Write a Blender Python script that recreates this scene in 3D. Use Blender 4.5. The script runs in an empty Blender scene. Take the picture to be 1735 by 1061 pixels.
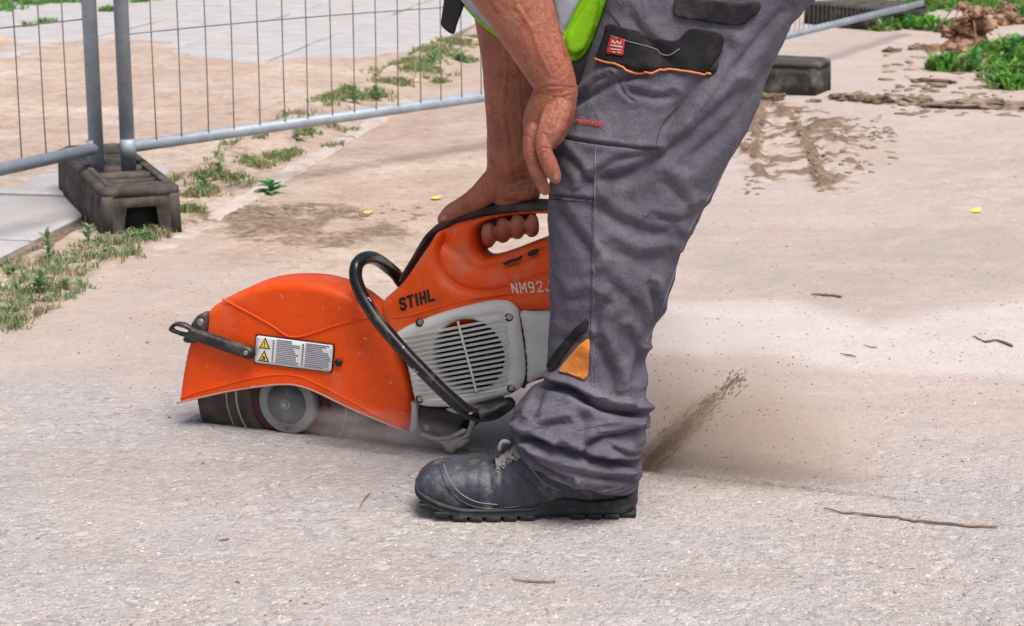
import bpy, bmesh, math, random
import numpy as np
from mathutils import Vector, Matrix, noise as mnoise
from mathutils.geometry import delaunay_2d_cdt
from mathutils.bvhtree import BVHTree

random.seed(7)
rng = np.random.default_rng(11)
SC = bpy.context.scene
COL = SC.collection
R = math.radians

# ------------------------------------------------------------------ camera
CH, TH = 0.94, R(13.54)
F, CX, CY = 3240.0, 867.5, 530.5
cam_d = bpy.data.cameras.new('camera')
cam = bpy.data.objects.new('camera', cam_d)
COL.objects.link(cam)
cam.location = (0, 0, CH)
cam.rotation_euler = (R(90) - TH, 0, 0)
cam_d.sensor_width = 36.0
cam_d.lens = F / 1735.0 * 36.0
cam_d.clip_start = 0.05
cam_d.clip_end = 1000.0
cam_d.dof.use_dof = True
cam_d.dof.focus_distance = 2.85
cam_d.dof.aperture_fstop = 14.0
SC.camera = cam

# ------------------------------------------------------------------ world, sun, exposure
SUN_EL, SUN_AZ = R(64), R(150)      # azimuth measured from +Y towards +X
w = bpy.data.worlds.new('World')
SC.world = w
w.use_nodes = True
nt = w.node_tree
nt.nodes.clear()
wo = nt.nodes.new('ShaderNodeOutputWorld')
bg = nt.nodes.new('ShaderNodeBackground')
sky = nt.nodes.new('ShaderNodeTexSky')
sky.sky_type = 'NISHITA'
sky.sun_disc = False
sky.sun_elevation = SUN_EL
sky.sun_rotation = SUN_AZ
sky.air_density = 1.0
sky.dust_density = 6.0
sky.ozone_density = 0.6
bg.inputs['Strength'].default_value = 0.088
nt.links.new(sky.outputs[0], bg.inputs['Color'])
nt.links.new(bg.outputs[0], wo.inputs['Surface'])
sd = bpy.data.lights.new('sun', 'SUN')
sd.energy = 2.5
sd.angle = R(34)
sd.color = (1.0, 0.965, 0.93)
so = bpy.data.objects.new('sun', sd)
COL.objects.link(so)
dirv = Vector((math.sin(SUN_AZ) * math.cos(SUN_EL), math.cos(SUN_AZ) * math.cos(SUN_EL), math.sin(SUN_EL)))
so.rotation_euler = dirv.to_track_quat('Z', 'Y').to_euler()
SC.view_settings.view_transform = 'Standard'
SC.view_settings.look = 'None'
SC.view_settings.gamma = 1.0
SC.view_settings.exposure = 0.40
SC.view_settings.use_curve_mapping = False
SC.render.engine = 'CYCLES'
SC.cycles.volume_step_rate = 1.0
SC.cycles.volume_bounces = 1

# ------------------------------------------------------------------ measuring helpers (photo pixel -> place)
ct, st = math.cos(TH), math.sin(TH)
def ray(px, py):
    a, b = (px - CX) / F, (CY - py) / F
    return Vector((a, ct + b * st, -st + b * ct))
def gp(px, py, z=0.0):
    d = ray(px, py); t = (z - CH) / d.z
    return Vector((d.x * t, d.y * t, z))
def vp(px, py, Y):
    d = ray(px, py); t = Y / d.y
    return Vector((d.x * t, Y, CH + d.z * t))
def proj(P):
    x, y, z = P[..., 0], P[..., 1], P[..., 2] - CH
    dep = y * ct - z * st
    up = y * st + z * ct
    return CX + F * x / dep, CY - F * up / dep

# ------------------------------------------------------------------ noise
def vnoise(x, y, seed=0):
    x = np.asarray(x, float); y = np.asarray(y, float)
    xi = np.floor(x).astype(np.int64); yi = np.floor(y).astype(np.int64)
    xf = x - xi; yf = y - yi
    def h(a, b):
        n = (a * 374761393 + b * 668265263 + seed * 974711) & 0x7fffffff
        n = ((n ^ (n >> 13)) * 1274126177) & 0x7fffffff
        n = (n ^ (n >> 16)) & 0xffff
        return n / 32767.5 - 1.0
    u = xf * xf * (3 - 2 * xf); v = yf * yf * (3 - 2 * yf)
    return (h(xi, yi) * (1 - u) + h(xi + 1, yi) * u) * (1 - v) + (h(xi, yi + 1) * (1 - u) + h(xi + 1, yi + 1) * u) * v
def fbm(x, y, o=4, seed=0):
    s = 0; a = 1; t = 0
    for k in range(o):
        s = s + a * vnoise(np.asarray(x) * 2 ** k, np.asarray(y) * 2 ** k, seed + k * 17); t += a; a *= .5
    return s / t
def sstep(a, b, x):
    t = np.clip((x - a) / (b - a), 0, 1)
    return t * t * (3 - 2 * t)

def inside(px, py, poly):
    poly = np.asarray(poly); n = len(poly)
    c = np.zeros(np.shape(px), bool)
    for i in range(n):
        x1, y1 = poly[i]; x2, y2 = poly[(i + 1) % n]
        if y1 == y2: continue
        cond = ((y1 > py) != (y2 > py))
        c ^= cond & (px < (x2 - x1) * (py - y1) / (y2 - y1) + x1)
    return c
def segdist(px, py, pl, closed=False, signed=False):
    """distance to a polyline; signed: side of nearest segment"""
    pl = np.asarray(pl, float); n = len(pl)
    best = np.full(np.shape(px), 1e9); sg = np.ones(np.shape(px))
    for i in range(n if closed else n - 1):
        a = pl[i]; b = pl[(i + 1) % n]; ab = b - a; L = (ab ** 2).sum()
        if L < 1e-14: continue
        t = np.clip(((px - a[0]) * ab[0] + (py - a[1]) * ab[1]) / L, 0, 1)
        dx = px - a[0] - t * ab[0]; dy = py - a[1] - t * ab[1]
        d = np.sqrt(dx * dx + dy * dy)
        m = d < best
        best = np.where(m, d, best)
        if signed: sg = np.where(m, np.sign(ab[0] * dy - ab[1] * dx), sg)
    return (best, sg) if signed else best

# ------------------------------------------------------------------ curves
def cr(pts, per=6, closed=False):
    """Catmull-Rom through points"""
    P = [np.array(p, float) for p in pts]; n = len(P); out = []
    for i in range(n if closed else n - 1):
        if closed: p0, p1, p2, p3 = P[i - 1], P[i], P[(i + 1) % n], P[(i + 2) % n]
        else: p0, p1, p2, p3 = P[max(i - 1, 0)], P[i], P[i + 1], P[min(i + 2, n - 1)]
        for k in range(per):
            t = k / per
            out.append(.5 * ((2 * p1) + (-p0 + p2) * t + (2 * p0 - 5 * p1 + 4 * p2 - p3) * t * t + (-p0 + 3 * p1 - 3 * p2 + p3) * t ** 3))
    if not closed: out.append(P[-1])
    return out
def resample(pts, step, closed=False):
    P = np.array(pts, float)
    if closed: P = np.vstack([P, P[:1]])
    d = np.sqrt((np.diff(P, axis=0) ** 2).sum(1)); s = np.concatenate([[0], np.cumsum(d)])
    n = max(int(round(s[-1] / step)), 3)
    t = np.linspace(0, s[-1], n + 1)
    Q = np.stack([np.interp(t, s, P[:, k]) for k in range(P.shape[1])], 1)
    return Q[:-1] if closed else Q

# ------------------------------------------------------------------ objects
def tag(o, label=None, cat=None, group=None, kind=None):
    if label: o['label'] = label
    if cat: o['category'] = cat
    if group: o['group'] = group
    if kind: o['kind'] = kind
    return o
def empty(name, loc, rz=0.0):
    o = bpy.data.objects.new(name, None); COL.objects.link(o)
    o.location = loc; o.rotation_euler = (0, 0, rz); o.empty_display_size = .1
    return o
def mesh_obj(name, verts, faces, m, parent=None, smooth=True, local=True, mids=None):
    me = bpy.data.meshes.new(name)
    me.from_pydata([tuple(v) for v in verts], [], [tuple(f) for f in faces])
    for x in (m if isinstance(m, (list, tuple)) else [m]): me.materials.append(x)
    if mids is not None: me.polygons.foreach_set('material_index', mids)
    if smooth: me.polygons.foreach_set('use_smooth', [True] * len(me.polygons))
    me.update()
    o = bpy.data.objects.new(name, me); COL.objects.link(o)
    if parent: o.parent = parent
    return o
class MB:
    def __init__(s): s.v = []; s.f = []; s.m = []
    def add(s, v, f, mi=0):
        b = len(s.v); s.v += [tuple(x) for x in v]; s.f += [tuple(i + b for i in q) for q in f]; s.m += [mi] * len(f)
        return s
    def build(s, name, m, parent=None, smooth=True, off=None):
        v = s.v
        if off is not None: v = [(a[0] - off[0], a[1] - off[1], a[2] - off[2]) for a in v]
        o = mesh_obj(name, v, s.f, m, parent, smooth, mids=s.m)
        bm = bmesh.new(); bm.from_mesh(o.data); bmesh.ops.recalc_face_normals(bm, faces=bm.faces); bm.to_mesh(o.data); bm.free()
        return o
    def box(s, c, size, rot=None, mi=0, taper=1.0):
        hx, hy, hz = size[0] / 2, size[1] / 2, size[2] / 2
        v = []
        for z in (-hz, hz):
            t = taper if z > 0 else 1.0
            for x, y in ((-hx, -hy), (hx, -hy), (hx, hy), (-hx, hy)):
                p = Vector((x * t, y * t, z))
                if rot is not None: p = rot @ p
                v.append(p + Vector(c))
        return s.add(v, [(3, 2, 1, 0), (4, 5, 6, 7), (0, 1, 5, 4), (1, 2, 6, 5), (2, 3, 7, 6), (3, 0, 4, 7)], mi)
    def tube(s, pts, rad, seg=12, closed=False, up=None, mi=0, rnd=True, pw=2.0):
        P = [Vector(p) for p in pts]; n = len(P)
        rr = [rad] * n if isinstance(rad, (int, float)) else list(rad)
        rr = [(r, r) if isinstance(r, (int, float)) else tuple(r) for r in rr]
        T = []
        for i in range(n):
            a = P[i - 1] if (i > 0 or closed) else P[i]; b = P[(i + 1) % n] if (i < n - 1 or closed) else P[i]
            T.append((b - a).normalized())
        u = Vector(up) if up is not None else Vector((0, 0, 1))
        if abs(u.dot(T[0])) > .95: u = Vector((1, 0, 0)) if abs(T[0].x) < .9 else Vector((0, 1, 0))
        A = (u - T[0] * u.dot(T[0])).normalized(); rings = []
        def ring(c, A, B, ra, rb):
            out = []
            for k in range(seg):
                th = 2 * math.pi * k / seg; c_, s_ = math.cos(th), math.sin(th)
                if pw != 2.0:
                    c_ = math.copysign(abs(c_) ** (2 / pw), c_); s_ = math.copysign(abs(s_) ** (2 / pw), s_)
                out.append(c + A * (c_ * ra) + B * (s_ * rb))
            return out
        fr = []
        for i in range(n):
            if up is not None: A = (u - T[i] * u.dot(T[i])); A = A.normalized() if A.length > 1e-4 else fr[-1][0]
            elif i > 0: A = (A - T[i] * A.dot(T[i])).normalized()
            fr.append((A.copy(), T[i].cross(A).normalized()))
        if not closed and rnd:
            for ph in (80, 55, 28):
                k = math.cos(R(ph)); sh = math.sin(R(ph)); m_ = min(rr[0])
                rings.append(ring(P[0] - T[0] * m_ * sh, *fr[0], rr[0][0] * k, rr[0][1] * k))
        for i in range(n): rings.append(ring(P[i], *fr[i], *rr[i]))
        if not closed and rnd:
            for ph in (28, 55, 80):
                k = math.cos(R(ph)); sh = math.sin(R(ph)); m_ = min(rr[-1])
                rings.append(ring(P[-1] + T[-1] * m_ * sh, *fr[-1], rr[-1][0] * k, rr[-1][1] * k))
        v = [p for r_ in rings for p in r_]; f = []; N = len(rings)
        for i in range(N if closed else N - 1):
            j = (i + 1) % N
            for k in range(seg):
                k2 = (k + 1) % seg
                f.append((i * seg + k, i * seg + k2, j * seg + k2, j * seg + k))
        if not closed:
            f.append(tuple(reversed(range(seg)))); f.append(tuple((N - 1) * seg + k for k in range(seg)))
        return s.add(v, f, mi)
    def disc(s, c, ax, r, h, seg=24, mi=0, r2=None, bev=0.0):
        ax = Vector(ax).normalized(); c = Vector(c); r2 = r if r2 is None else r2
        if bev: return s.tube([c, c + ax * bev * .3, c + ax * bev, c + ax * (h - bev), c + ax * (h - bev * .3), c + ax * h], [r - bev, r - bev * .3, r, r2, r2 - bev * .3, r2 - bev], seg, rnd=False, mi=mi)
        return s.tube([c, c + ax * h], [r, r2], seg, rnd=False, mi=mi)

def inflate(outline, wf, wb, r=.005, step=.006, holes=(), relief=None, rb=None, fmap=None):
    """a closed body from a flat outline, its rims rounded over by r"""
    rb = r if rb is None else rb
    loops = [np.asarray(outline, float)] + [np.asarray(h, float) for h in holes]
    P = np.vstack(loops); E = []; b = 0
    for L in loops:
        n = len(L); E += [(b + i, b + (i + 1) % n) for i in range(n)]; b += n
    nb = len(P)
    mn, mx = loops[0].min(0), loops[0].max(0)
    gx, gy = np.meshgrid(np.arange(mn[0], mx[0], step), np.arange(mn[1], mx[1], step * .87))
    gx = gx + (np.arange(gx.shape[0]) % 2)[:, None] * step * .5
    gx, gy = gx.ravel(), gy.ravel()
    ok = inside(gx, gy, loops[0])
    for h in loops[1:]: ok &= ~inside(gx, gy, h)
    gx, gy = gx[ok], gy[ok]
    d = np.full(gx.shape, 1e9)
    for L in loops: d = np.minimum(d, segdist(gx, gy, L, True))
    k = d > step * .45; gx, gy, d = gx[k], gy[k], d[k]
    A = np.vstack([P, np.stack([gx, gy], 1)])
    vv, ee, ff, *_ = delaunay_2d_cdt([Vector(p) for p in A], E, [], 0, 1e-7)
    A = np.array([[p.x, p.y] for p in vv])
    tri = np.array([f for f in ff if len(f) == 3])
    cen = A[tri].mean(1)
    ok = inside(cen[:, 0], cen[:, 1], loops[0])
    for h in loops[1:]: ok &= ~inside(cen[:, 0], cen[:, 1], h)
    tri = tri[ok]
    dd = np.full(len(A), 1e9)
    for L in loops: dd = np.minimum(dd, segdist(A[:, 0], A[:, 1], L, True))
    def rnd(rad):
        if rad <= 0: return np.zeros(len(A))
        q = 1 - np.clip(dd / rad, 0, 1); return rad * (1 - np.sqrt(np.clip(1 - q * q, 0, 1)))
    fw = wf - rnd(r)
    if relief is not None: fw = fw + relief(A[:, 0], A[:, 1]) * sstep(0, max(r, .003), dd)
    bw = wb + rnd(rb)
    bw = np.minimum(bw, fw - 1e-4)
    n = len(A)
    V = [(A[i, 0], A[i, 1], fw[i]) for i in range(n)] + [(A[i, 0], A[i, 1], bw[i]) for i in range(n)]
    Fc = [tuple(t) for t in tri] + [(t[2] + n, t[1] + n, t[0] + n) for t in tri]
    ed = {}
    for t in tri:
        for a, b_ in ((t[0], t[1]), (t[1], t[2]), (t[2], t[0])): ed[(int(a), int(b_))] = 1
    for a, b_ in list(ed):
        if (b_, a) not in ed: Fc.append((b_, a, a + n, b_ + n))
    if fmap: V = [fmap(*v) for v in V]
    return V, Fc

# ------------------------------------------------------------------ materials
def mat(name, col, rough=.6, metal=0.0, var=.12, vscale=8.0, bump=0.0, bscale=60.0, dust=0.0, dcol=(.46, .40, .36), dscale=9.0, dlow=.45,
        sss=0.0, spec=.5, up=0.0, chips=None, bump2=0.0, b2scale=8.0, stretch=None, col2=None, grain=0.0, gs=300.0, stain=None):
    m = bpy.data.materials.new(name); m.use_nodes = True
    n = m.node_tree.nodes; l = m.node_tree.links; b = n['Principled BSDF']
    b.inputs['Roughness'].default_value = rough; b.inputs['Metallic'].default_value = metal
    b.inputs['Specular IOR Level'].default_value = spec
    if sss:
        b.inputs['Subsurface Weight'].default_value = sss
        b.inputs['Subsurface Radius'].default_value = (1.0, .35, .2); b.inputs['Subsurface Scale'].default_value = .006
    tc = n.new('ShaderNodeTexCoord'); co = tc.outputs['Object']
    if stretch:
        mp = n.new('ShaderNodeMapping'); mp.inputs['Scale'].default_value = stretch; l.new(co, mp.inputs[0]); co = mp.outputs[0]
    def nz(s, det=4.0, rg=.6):
        t = n.new('ShaderNodeTexNoise'); t.inputs['Scale'].default_value = s; t.inputs['Detail'].default_value = det
        t.inputs['Roughness'].default_value = rg; l.new(co, t.inputs['Vector']); return t.outputs['Fac']
    def ramp(src, a, b_):
        r_ = n.new('ShaderNodeMapRange'); r_.inputs[1].default_value = a; r_.inputs[2].default_value = b_; l.new(src, r_.inputs[0]); return r_.outputs[0]
    def mix(f, a, b_, ty='MIX'):
        x = n.new('ShaderNodeMix'); x.data_type = 'RGBA'; x.blend_type = ty
        if isinstance(f, float): x.inputs[0].default_value = f
        else: l.new(f, x.inputs[0])
        for i, q in ((6, a), (7, b_)):
            if isinstance(q, tuple): x.inputs[i].default_value = (*q[:3], 1)
            else: l.new(q, x.inputs[i])
        return x.outputs[2]
    c2 = col2 or tuple(min(1, c * (1 - 2 * var)) for c in col)
    cc = mix(ramp(nz(vscale), .3, .7), tuple(c * (1 + var) for c in col), c2)
    if stain: cc = mix(ramp(nz(stain[1], 5, .65), stain[2], stain[2] + .12), cc, stain[0])
    if grain:
        gm = n.new('ShaderNodeMapRange'); gm.inputs[1].default_value = .3; gm.inputs[2].default_value = .7; gm.inputs[3].default_value = 1 - grain; gm.inputs[4].default_value = 1 + grain; l.new(nz(gs, 3, .7), gm.inputs[0])
        cmb = n.new('ShaderNodeCombineColor'); [l.new(gm.outputs[0], cmb.inputs[i]) for i in range(3)]; cc = mix(1.0, cc, cmb.outputs[0], 'MULTIPLY')
    if chips:
        cc = mix(ramp(nz(chips[1], 3, .7), chips[2], chips[2] + .03), cc, chips[0])
    if dust:
        f = ramp(nz(dscale, 6, .65), dlow, dlow + .3)
        if up:
            g = n.new('ShaderNodeNewGeometry'); sx = n.new('ShaderNodeSeparateXYZ'); l.new(g.outputs['Normal'], sx.inputs[0])
            ma = n.new('ShaderNodeMath'); ma.operation = 'MULTIPLY_ADD'; l.new(sx.outputs['Z'], ma.inputs[0]); ma.inputs[1].default_value = up; l.new(f, ma.inputs[2]); ma.use_clamp = True
            f = ma.outputs[0]
        ma = n.new('ShaderNodeMath'); ma.operation = 'MULTIPLY'; ma.use_clamp = True; l.new(f, ma.inputs[0]); ma.inputs[1].default_value = dust
        cc = mix(ma.outputs[0], cc, dcol)
        rr = n.new('ShaderNodeMapRange'); rr.inputs[3].default_value = rough; rr.inputs[4].default_value = max(rough, .85); l.new(ma.outputs[0], rr.inputs[0]); l.new(rr.outputs[0], b.inputs['Roughness'])
    l.new(cc, b.inputs['Base Color'])
    if bump or bump2:
        bp = None
        for bb, bs in ((bump2, b2scale), (bump, bscale)):
            if not bb: continue
            q = n.new('ShaderNodeBump'); q.inputs['Strength'].default_value = 1.0; q.inputs['Distance'].default_value = bb
            l.new(nz(bs, 5, .65), q.inputs['Height'])
            if bp: l.new(bp.outputs[0], q.inputs['Normal'])
            bp = q
        l.new(bp.outputs[0], b.inputs['Normal'])
    return m

M = {}
M['orange'] = mat('orange_plastic', (.82, .088, .002), .42, var=.05, vscale=14, bump=.0002, bscale=200, dust=.50, dscale=9, dlow=.52, up=.10, spec=.35, grain=.06, gs=150, stain=((.55, .055, .004), 7, .58), chips=((.45, .20, .13), 38, .665), dcol=(.50, .34, .27))
M['orange_guard'] = mat('orange_painted_metal', (.82, .080, .002), .46, var=.05, vscale=10, bump=.0003, bscale=120, dust=.50, dscale=8, dlow=.53, up=.06, spec=.3, grain=.07, gs=150, stain=((.60, .060, .003), 5, .55), chips=((.62, .27, .17), 42, .66), dcol=(.55, .30, .2))
M['black'] = mat('black_plastic', (.012, .012, .014), .38, var=.2, vscale=20, bump=.0002, bscale=200, dust=.35, dscale=12, dlow=.52, up=.12)
M['black_tube'] = mat('black_coated_tube', (.008, .008, .010), .22, var=.2, vscale=20, bump=.0003, bscale=90, dust=.55, dscale=16, dlow=.56, up=.04, dcol=(.50, .42, .36), chips=((.5, .40, .34), 38, .645))
M['rubber'] = mat('black_rubber', (.02, .02, .02), .75, var=.2, bump=.0005, bscale=150, dust=.3, up=.1)
M['greyp'] = mat('pale_grey_plastic', (.63, .64, .61), .45, var=.05, vscale=12, bump=.0003, bscale=120, dust=.5, dscale=10, dlow=.5, up=.1, dcol=(.40, .33, .28))
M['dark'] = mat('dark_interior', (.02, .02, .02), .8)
M['steel'] = mat('worn_steel', (.38, .38, .38), .42, metal=.8, var=.15, bump=.0003, bscale=150, dust=.5, dlow=.42)
M['flange'] = mat('dusty_flange_metal', (.30, .32, .33), .5, metal=.3, var=.12, vscale=30, dust=.6, dlow=.42, dcol=(.42, .40, .38))
M['blade'] = mat('abrasive_blade', (.115, .095, .082), .85, var=.25, vscale=30, bump=.0006, bscale=400, dust=.6, dlow=.45, dcol=(.26, .22, .2))
M['bladered'] = mat('dark_red_blade_label', (.09, .022, .022), .7, var=.25, vscale=20, dust=.5, dlow=.5, dcol=(.2, .12, .11))
M['sticker'] = mat('white_sticker', (.74, .74, .74), .35, var=.03, dust=.3, dlow=.5)
M['print'] = mat('grey_print', (.16, .17, .22), .5)
M['black_print'] = mat('black_print', (.012, .012, .012), .5)
M['yellow'] = mat('yellow_print', (.85, .62, .02), .5, var=.03)
M['white_paint'] = mat('white_stencil_paint', (.75, .66, .60), .6, var=.1, chips=((.62, .16, .06), 90, .68))
M['galv'] = mat('galvanised_steel', (.36, .42, .49), .55, metal=.25, grain=.08, gs=90, var=.12, vscale=14, bump=.0003, bscale=90, dust=.25, dlow=.5, up=.1)
M['wire'] = mat('galvanised_wire', (.26, .25, .24), .5, metal=.4, var=.15)
M['block'] = mat('recycled_rubber_block', (.060, .053, .047), .9, var=.3, vscale=16, bump=.002, bscale=70, dust=.5, dscale=12, dlow=.46, up=.12, dcol=(.27, .225, .19), grain=.2, gs=90)
M['block_dark'] = mat('dark_rubber_block', (.022, .025, .022), .85, var=.25, vscale=20, bump=.002, bscale=60, dust=.45, dscale=10, dlow=.5, up=.25)
M['skin'] = mat('tanned_skin', (.40, .145, .088), .46, var=.16, vscale=16, bump=.0016, bscale=260, sss=.08, grain=.20, gs=210, stain=((.30, .070, .040), 30, .56), col2=(.31, .100, .062), dust=.30, dscale=34, dlow=.52, dcol=(.50, .30, .23), bump2=.0020, b2scale=75)
M['nail'] = mat('finger_nail', (.46, .26, .21), .35, var=.05)
M['trouser'] = mat('grey_work_cloth', (.122, .115, .150), .88, var=.13, vscale=7, bump=.0009, bscale=420, bump2=.0030, b2scale=40, grain=.22, gs=330, stain=((.085, .078, .092), 10, .56), dust=.42, dscale=17, dlow=.50, dcol=(.30, .27, .27), spec=.2)
M['cloth_black'] = mat('black_work_cloth', (.020, .019, .023), .85, var=.2, bump=.0008, bscale=300, bump2=.002, b2scale=50, dust=.35, dscale=16, dlow=.48, dcol=(.20, .17, .16), spec=.2)
M['seam'] = mat('dark_seam', (.055, .052, .07), .9, var=.1, spec=.2)
M['seam_light'] = mat('pale_stitching', (.22, .21, .26), .9, var=.1, spec=.2)
M['orange_cloth'] = mat('orange_patch', (.72, .25, .05), .8, var=.15, vscale=40, bump=.003, bscale=60, dust=.4, dlow=.5, spec=.2)
M['piping'] = mat('orange_piping', (.75, .22, .06), .7)
M['badge'] = mat('red_badge', (.50, .035, .03), .65, var=.1)
M['badge_white'] = mat('badge_lettering', (.62, .50, .48), .7)
M['redstitch'] = mat('red_embroidery', (.55, .07, .05), .75)
M['vest'] = mat('lime_vest_cloth', (.33, .74, .02), .8, var=.10, vscale=10, bump=.0006, bscale=300, bump2=.003, b2scale=20, spec=.2)
M['silver'] = mat('silver_reflective_tape', (.42, .45, .52), .5, var=.08, vscale=10, bump=.001, bscale=60)
M['shirt'] = mat('dark_shirt', (.03, .03, .035), .9)
M['leather'] = mat('dusty_boot_leather', (.028, .038, .056), .42, var=.35, vscale=18, bump=.0010, bscale=110, bump2=.0025, b2scale=26, dust=.70, dscale=34, dlow=.53, up=.14, dcol=(.30, .30, .305), grain=.25, gs=170, stain=((.014, .018, .027), 26, .52))
M['sole'] = mat('boot_sole_rubber', (.020, .022, .026), .7, var=.25, vscale=20, bump=.0008, bscale=140, dust=.42, dscale=24, dlow=.54, up=.22, dcol=(.22, .20, .19), grain=.2, gs=200)
M['mud_dark'] = mat('dark_dried_mud', (.20, .145, .10), .95, var=.25, vscale=20, bump=.006, bscale=50)
M['mud'] = mat('dried_mud', (.30, .23, .175), .95, var=.25, vscale=20, bump=.006, bscale=50)
M['lace'] = mat('dusty_lace', (.26, .255, .26), .9, var=.2, bump=.0006, bscale=400)
M['slab'] = mat('concrete_slab', (.46, .45, .46), .92, var=.10, vscale=5, bump=.0020, bscale=70, dust=.65, dscale=2.6, dlow=.46, dcol=(.52, .44, .39), grain=.08, gs=60)
M['kerb'] = mat('kerb_concrete', (.56, .49, .45), .92, var=.12, vscale=12, bump=.004, bscale=50, dust=.4, dscale=4, dlow=.45, dcol=(.55, .42, .34))
M['twig'] = mat('dry_twig', (.30, .22, .16), .9, var=.3, bump=.001, bscale=80)
M['yleaf'] = mat('yellow_leaf', (.78, .58, .12), .7, var=.1)
M['rust_clod'] = mat('reddish_clay', (.40, .23, .15), .95, var=.35, vscale=14, bump=.01, bscale=28, col2=(.16, .10, .07))

def leafmat(name, a, b, trans=.25):
    m = bpy.data.materials.new(name); m.use_nodes = True
    n = m.node_tree.nodes; l = m.node_tree.links; p = n['Principled BSDF']
    p.inputs['Roughness'].default_value = .6; p.inputs['Specular IOR Level'].default_value = .3
    g = n.new('ShaderNodeNewGeometry'); cr_ = n.new('ShaderNodeValToRGB')
    cr_.color_ramp.elements[0].color = (*a, 1); cr_.color_ramp.elements[1].color = (*b, 1)
    l.new(g.outputs['Random Per Island'], cr_.inputs[0]); l.new(cr_.outputs[0], p.inputs['Base Color'])
    t = n.new('ShaderNodeBsdfTranslucent'); l.new(cr_.outputs[0], t.inputs[0])
    mx = n.new('ShaderNodeMixShader'); mx.inputs[0].default_value = trans
    l.new(p.outputs[0], mx.inputs[1]); l.new(t.outputs[0], mx.inputs[2]); l.new(mx.outputs[0], n['Material Output'].inputs[0])
    return m
M['grass'] = leafmat('grass_blades', (.16, .25, .07), (.38, .44, .20))
M['grass_lush'] = leafmat('lush_grass_blades', (.05, .20, .02), (.17, .42, .05))
M['straw'] = leafmat('dusty_straw', (.30, .28, .16), (.45, .38, .26))
M['weed'] = leafmat('dusty_weed_leaf', (.14, .26, .10), (.27, .38, .20))
M['weed_green'] = leafmat('green_weed_leaf', (.06, .24, .06), (.14, .38, .12))

# ================================================================== GROUND
O = gp(493, 728)                                   # where the saw's hub stands over the road
_e = gp(1380, 835) - gp(330, 717)
U = _e.normalized(); ANG = math.atan2(U.y, U.x)    # the cut runs along U
V_ = Vector((-U.y, U.x, 0))                        # away from the camera
def uv(X, Y):
    return (X - O.x) * U.x + (Y - O.y) * U.y, (X - O.x) * V_.x + (Y - O.y) * V_.y
K0 = gp(270, 425); K1 = gp(600, 228); KD = (K1 - K0).normalized(); KN = Vector((-KD.y, KD.x, 0))   # kerb line, KN to the left
def kerb_s(X, Y): return (X - K0.x) * KN.x + (Y - K0.y) * KN.y, (X - K0.x) * KD.x + (Y - K0.y) * KD.y
def gpoly(px): return [tuple(gp(x, y).xy) for x, y in px]
def pmask(X, Y, poly, soft, wob=.1, ws=3.0, seed=3):
    P = gpoly(poly); d = segdist(X, Y, P, True); d = np.where(inside(X, Y, P), d, -d)
    return sstep(-soft, soft, d + wob * fbm(X * ws, Y * ws, 4, seed))
SAND_POLY = [(-200, 75), (60, 62), (150, 60), (300, 74), (335, 96), (420, 108), (560, 96), (700, 92), (760, 80), (800, 40), (900, 60), (640, 225), (430, 255), (300, 300), (100, 300), (60, 318), (-200, 330)]
TRACK = [(1262, 160), (1330, 165), (1420, 190), (1530, 222), (1505, 262), (1440, 300), (1420, 330), (1340, 310), (1300, 320), (1255, 290), (1250, 220)]
TRACK2 = [(1430, 190), (1735, 205), (1850, 230), (1850, 460), (1700, 420), (1560, 330), (1440, 300), (1500, 230)]
WHITE_POLY = [(1080, 505), (1340, 512), (1480, 550), (1600, 522), (1740, 500), (2000, 470), (2100, 620), (1735, 650), (1400, 620), (1100, 600)]
DARK_R = [(1120, 440), (1400, 395), (1740, 370), (1800, 480), (1600, 515), (1480, 542), (1340, 505), (1130, 500)]
SOILPATCH = [(380, 345), (460, 340), (600, 352), (700, 370), (735, 400), (640, 420), (560, 425), (470, 418), (400, 400), (350, 372)]

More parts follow.
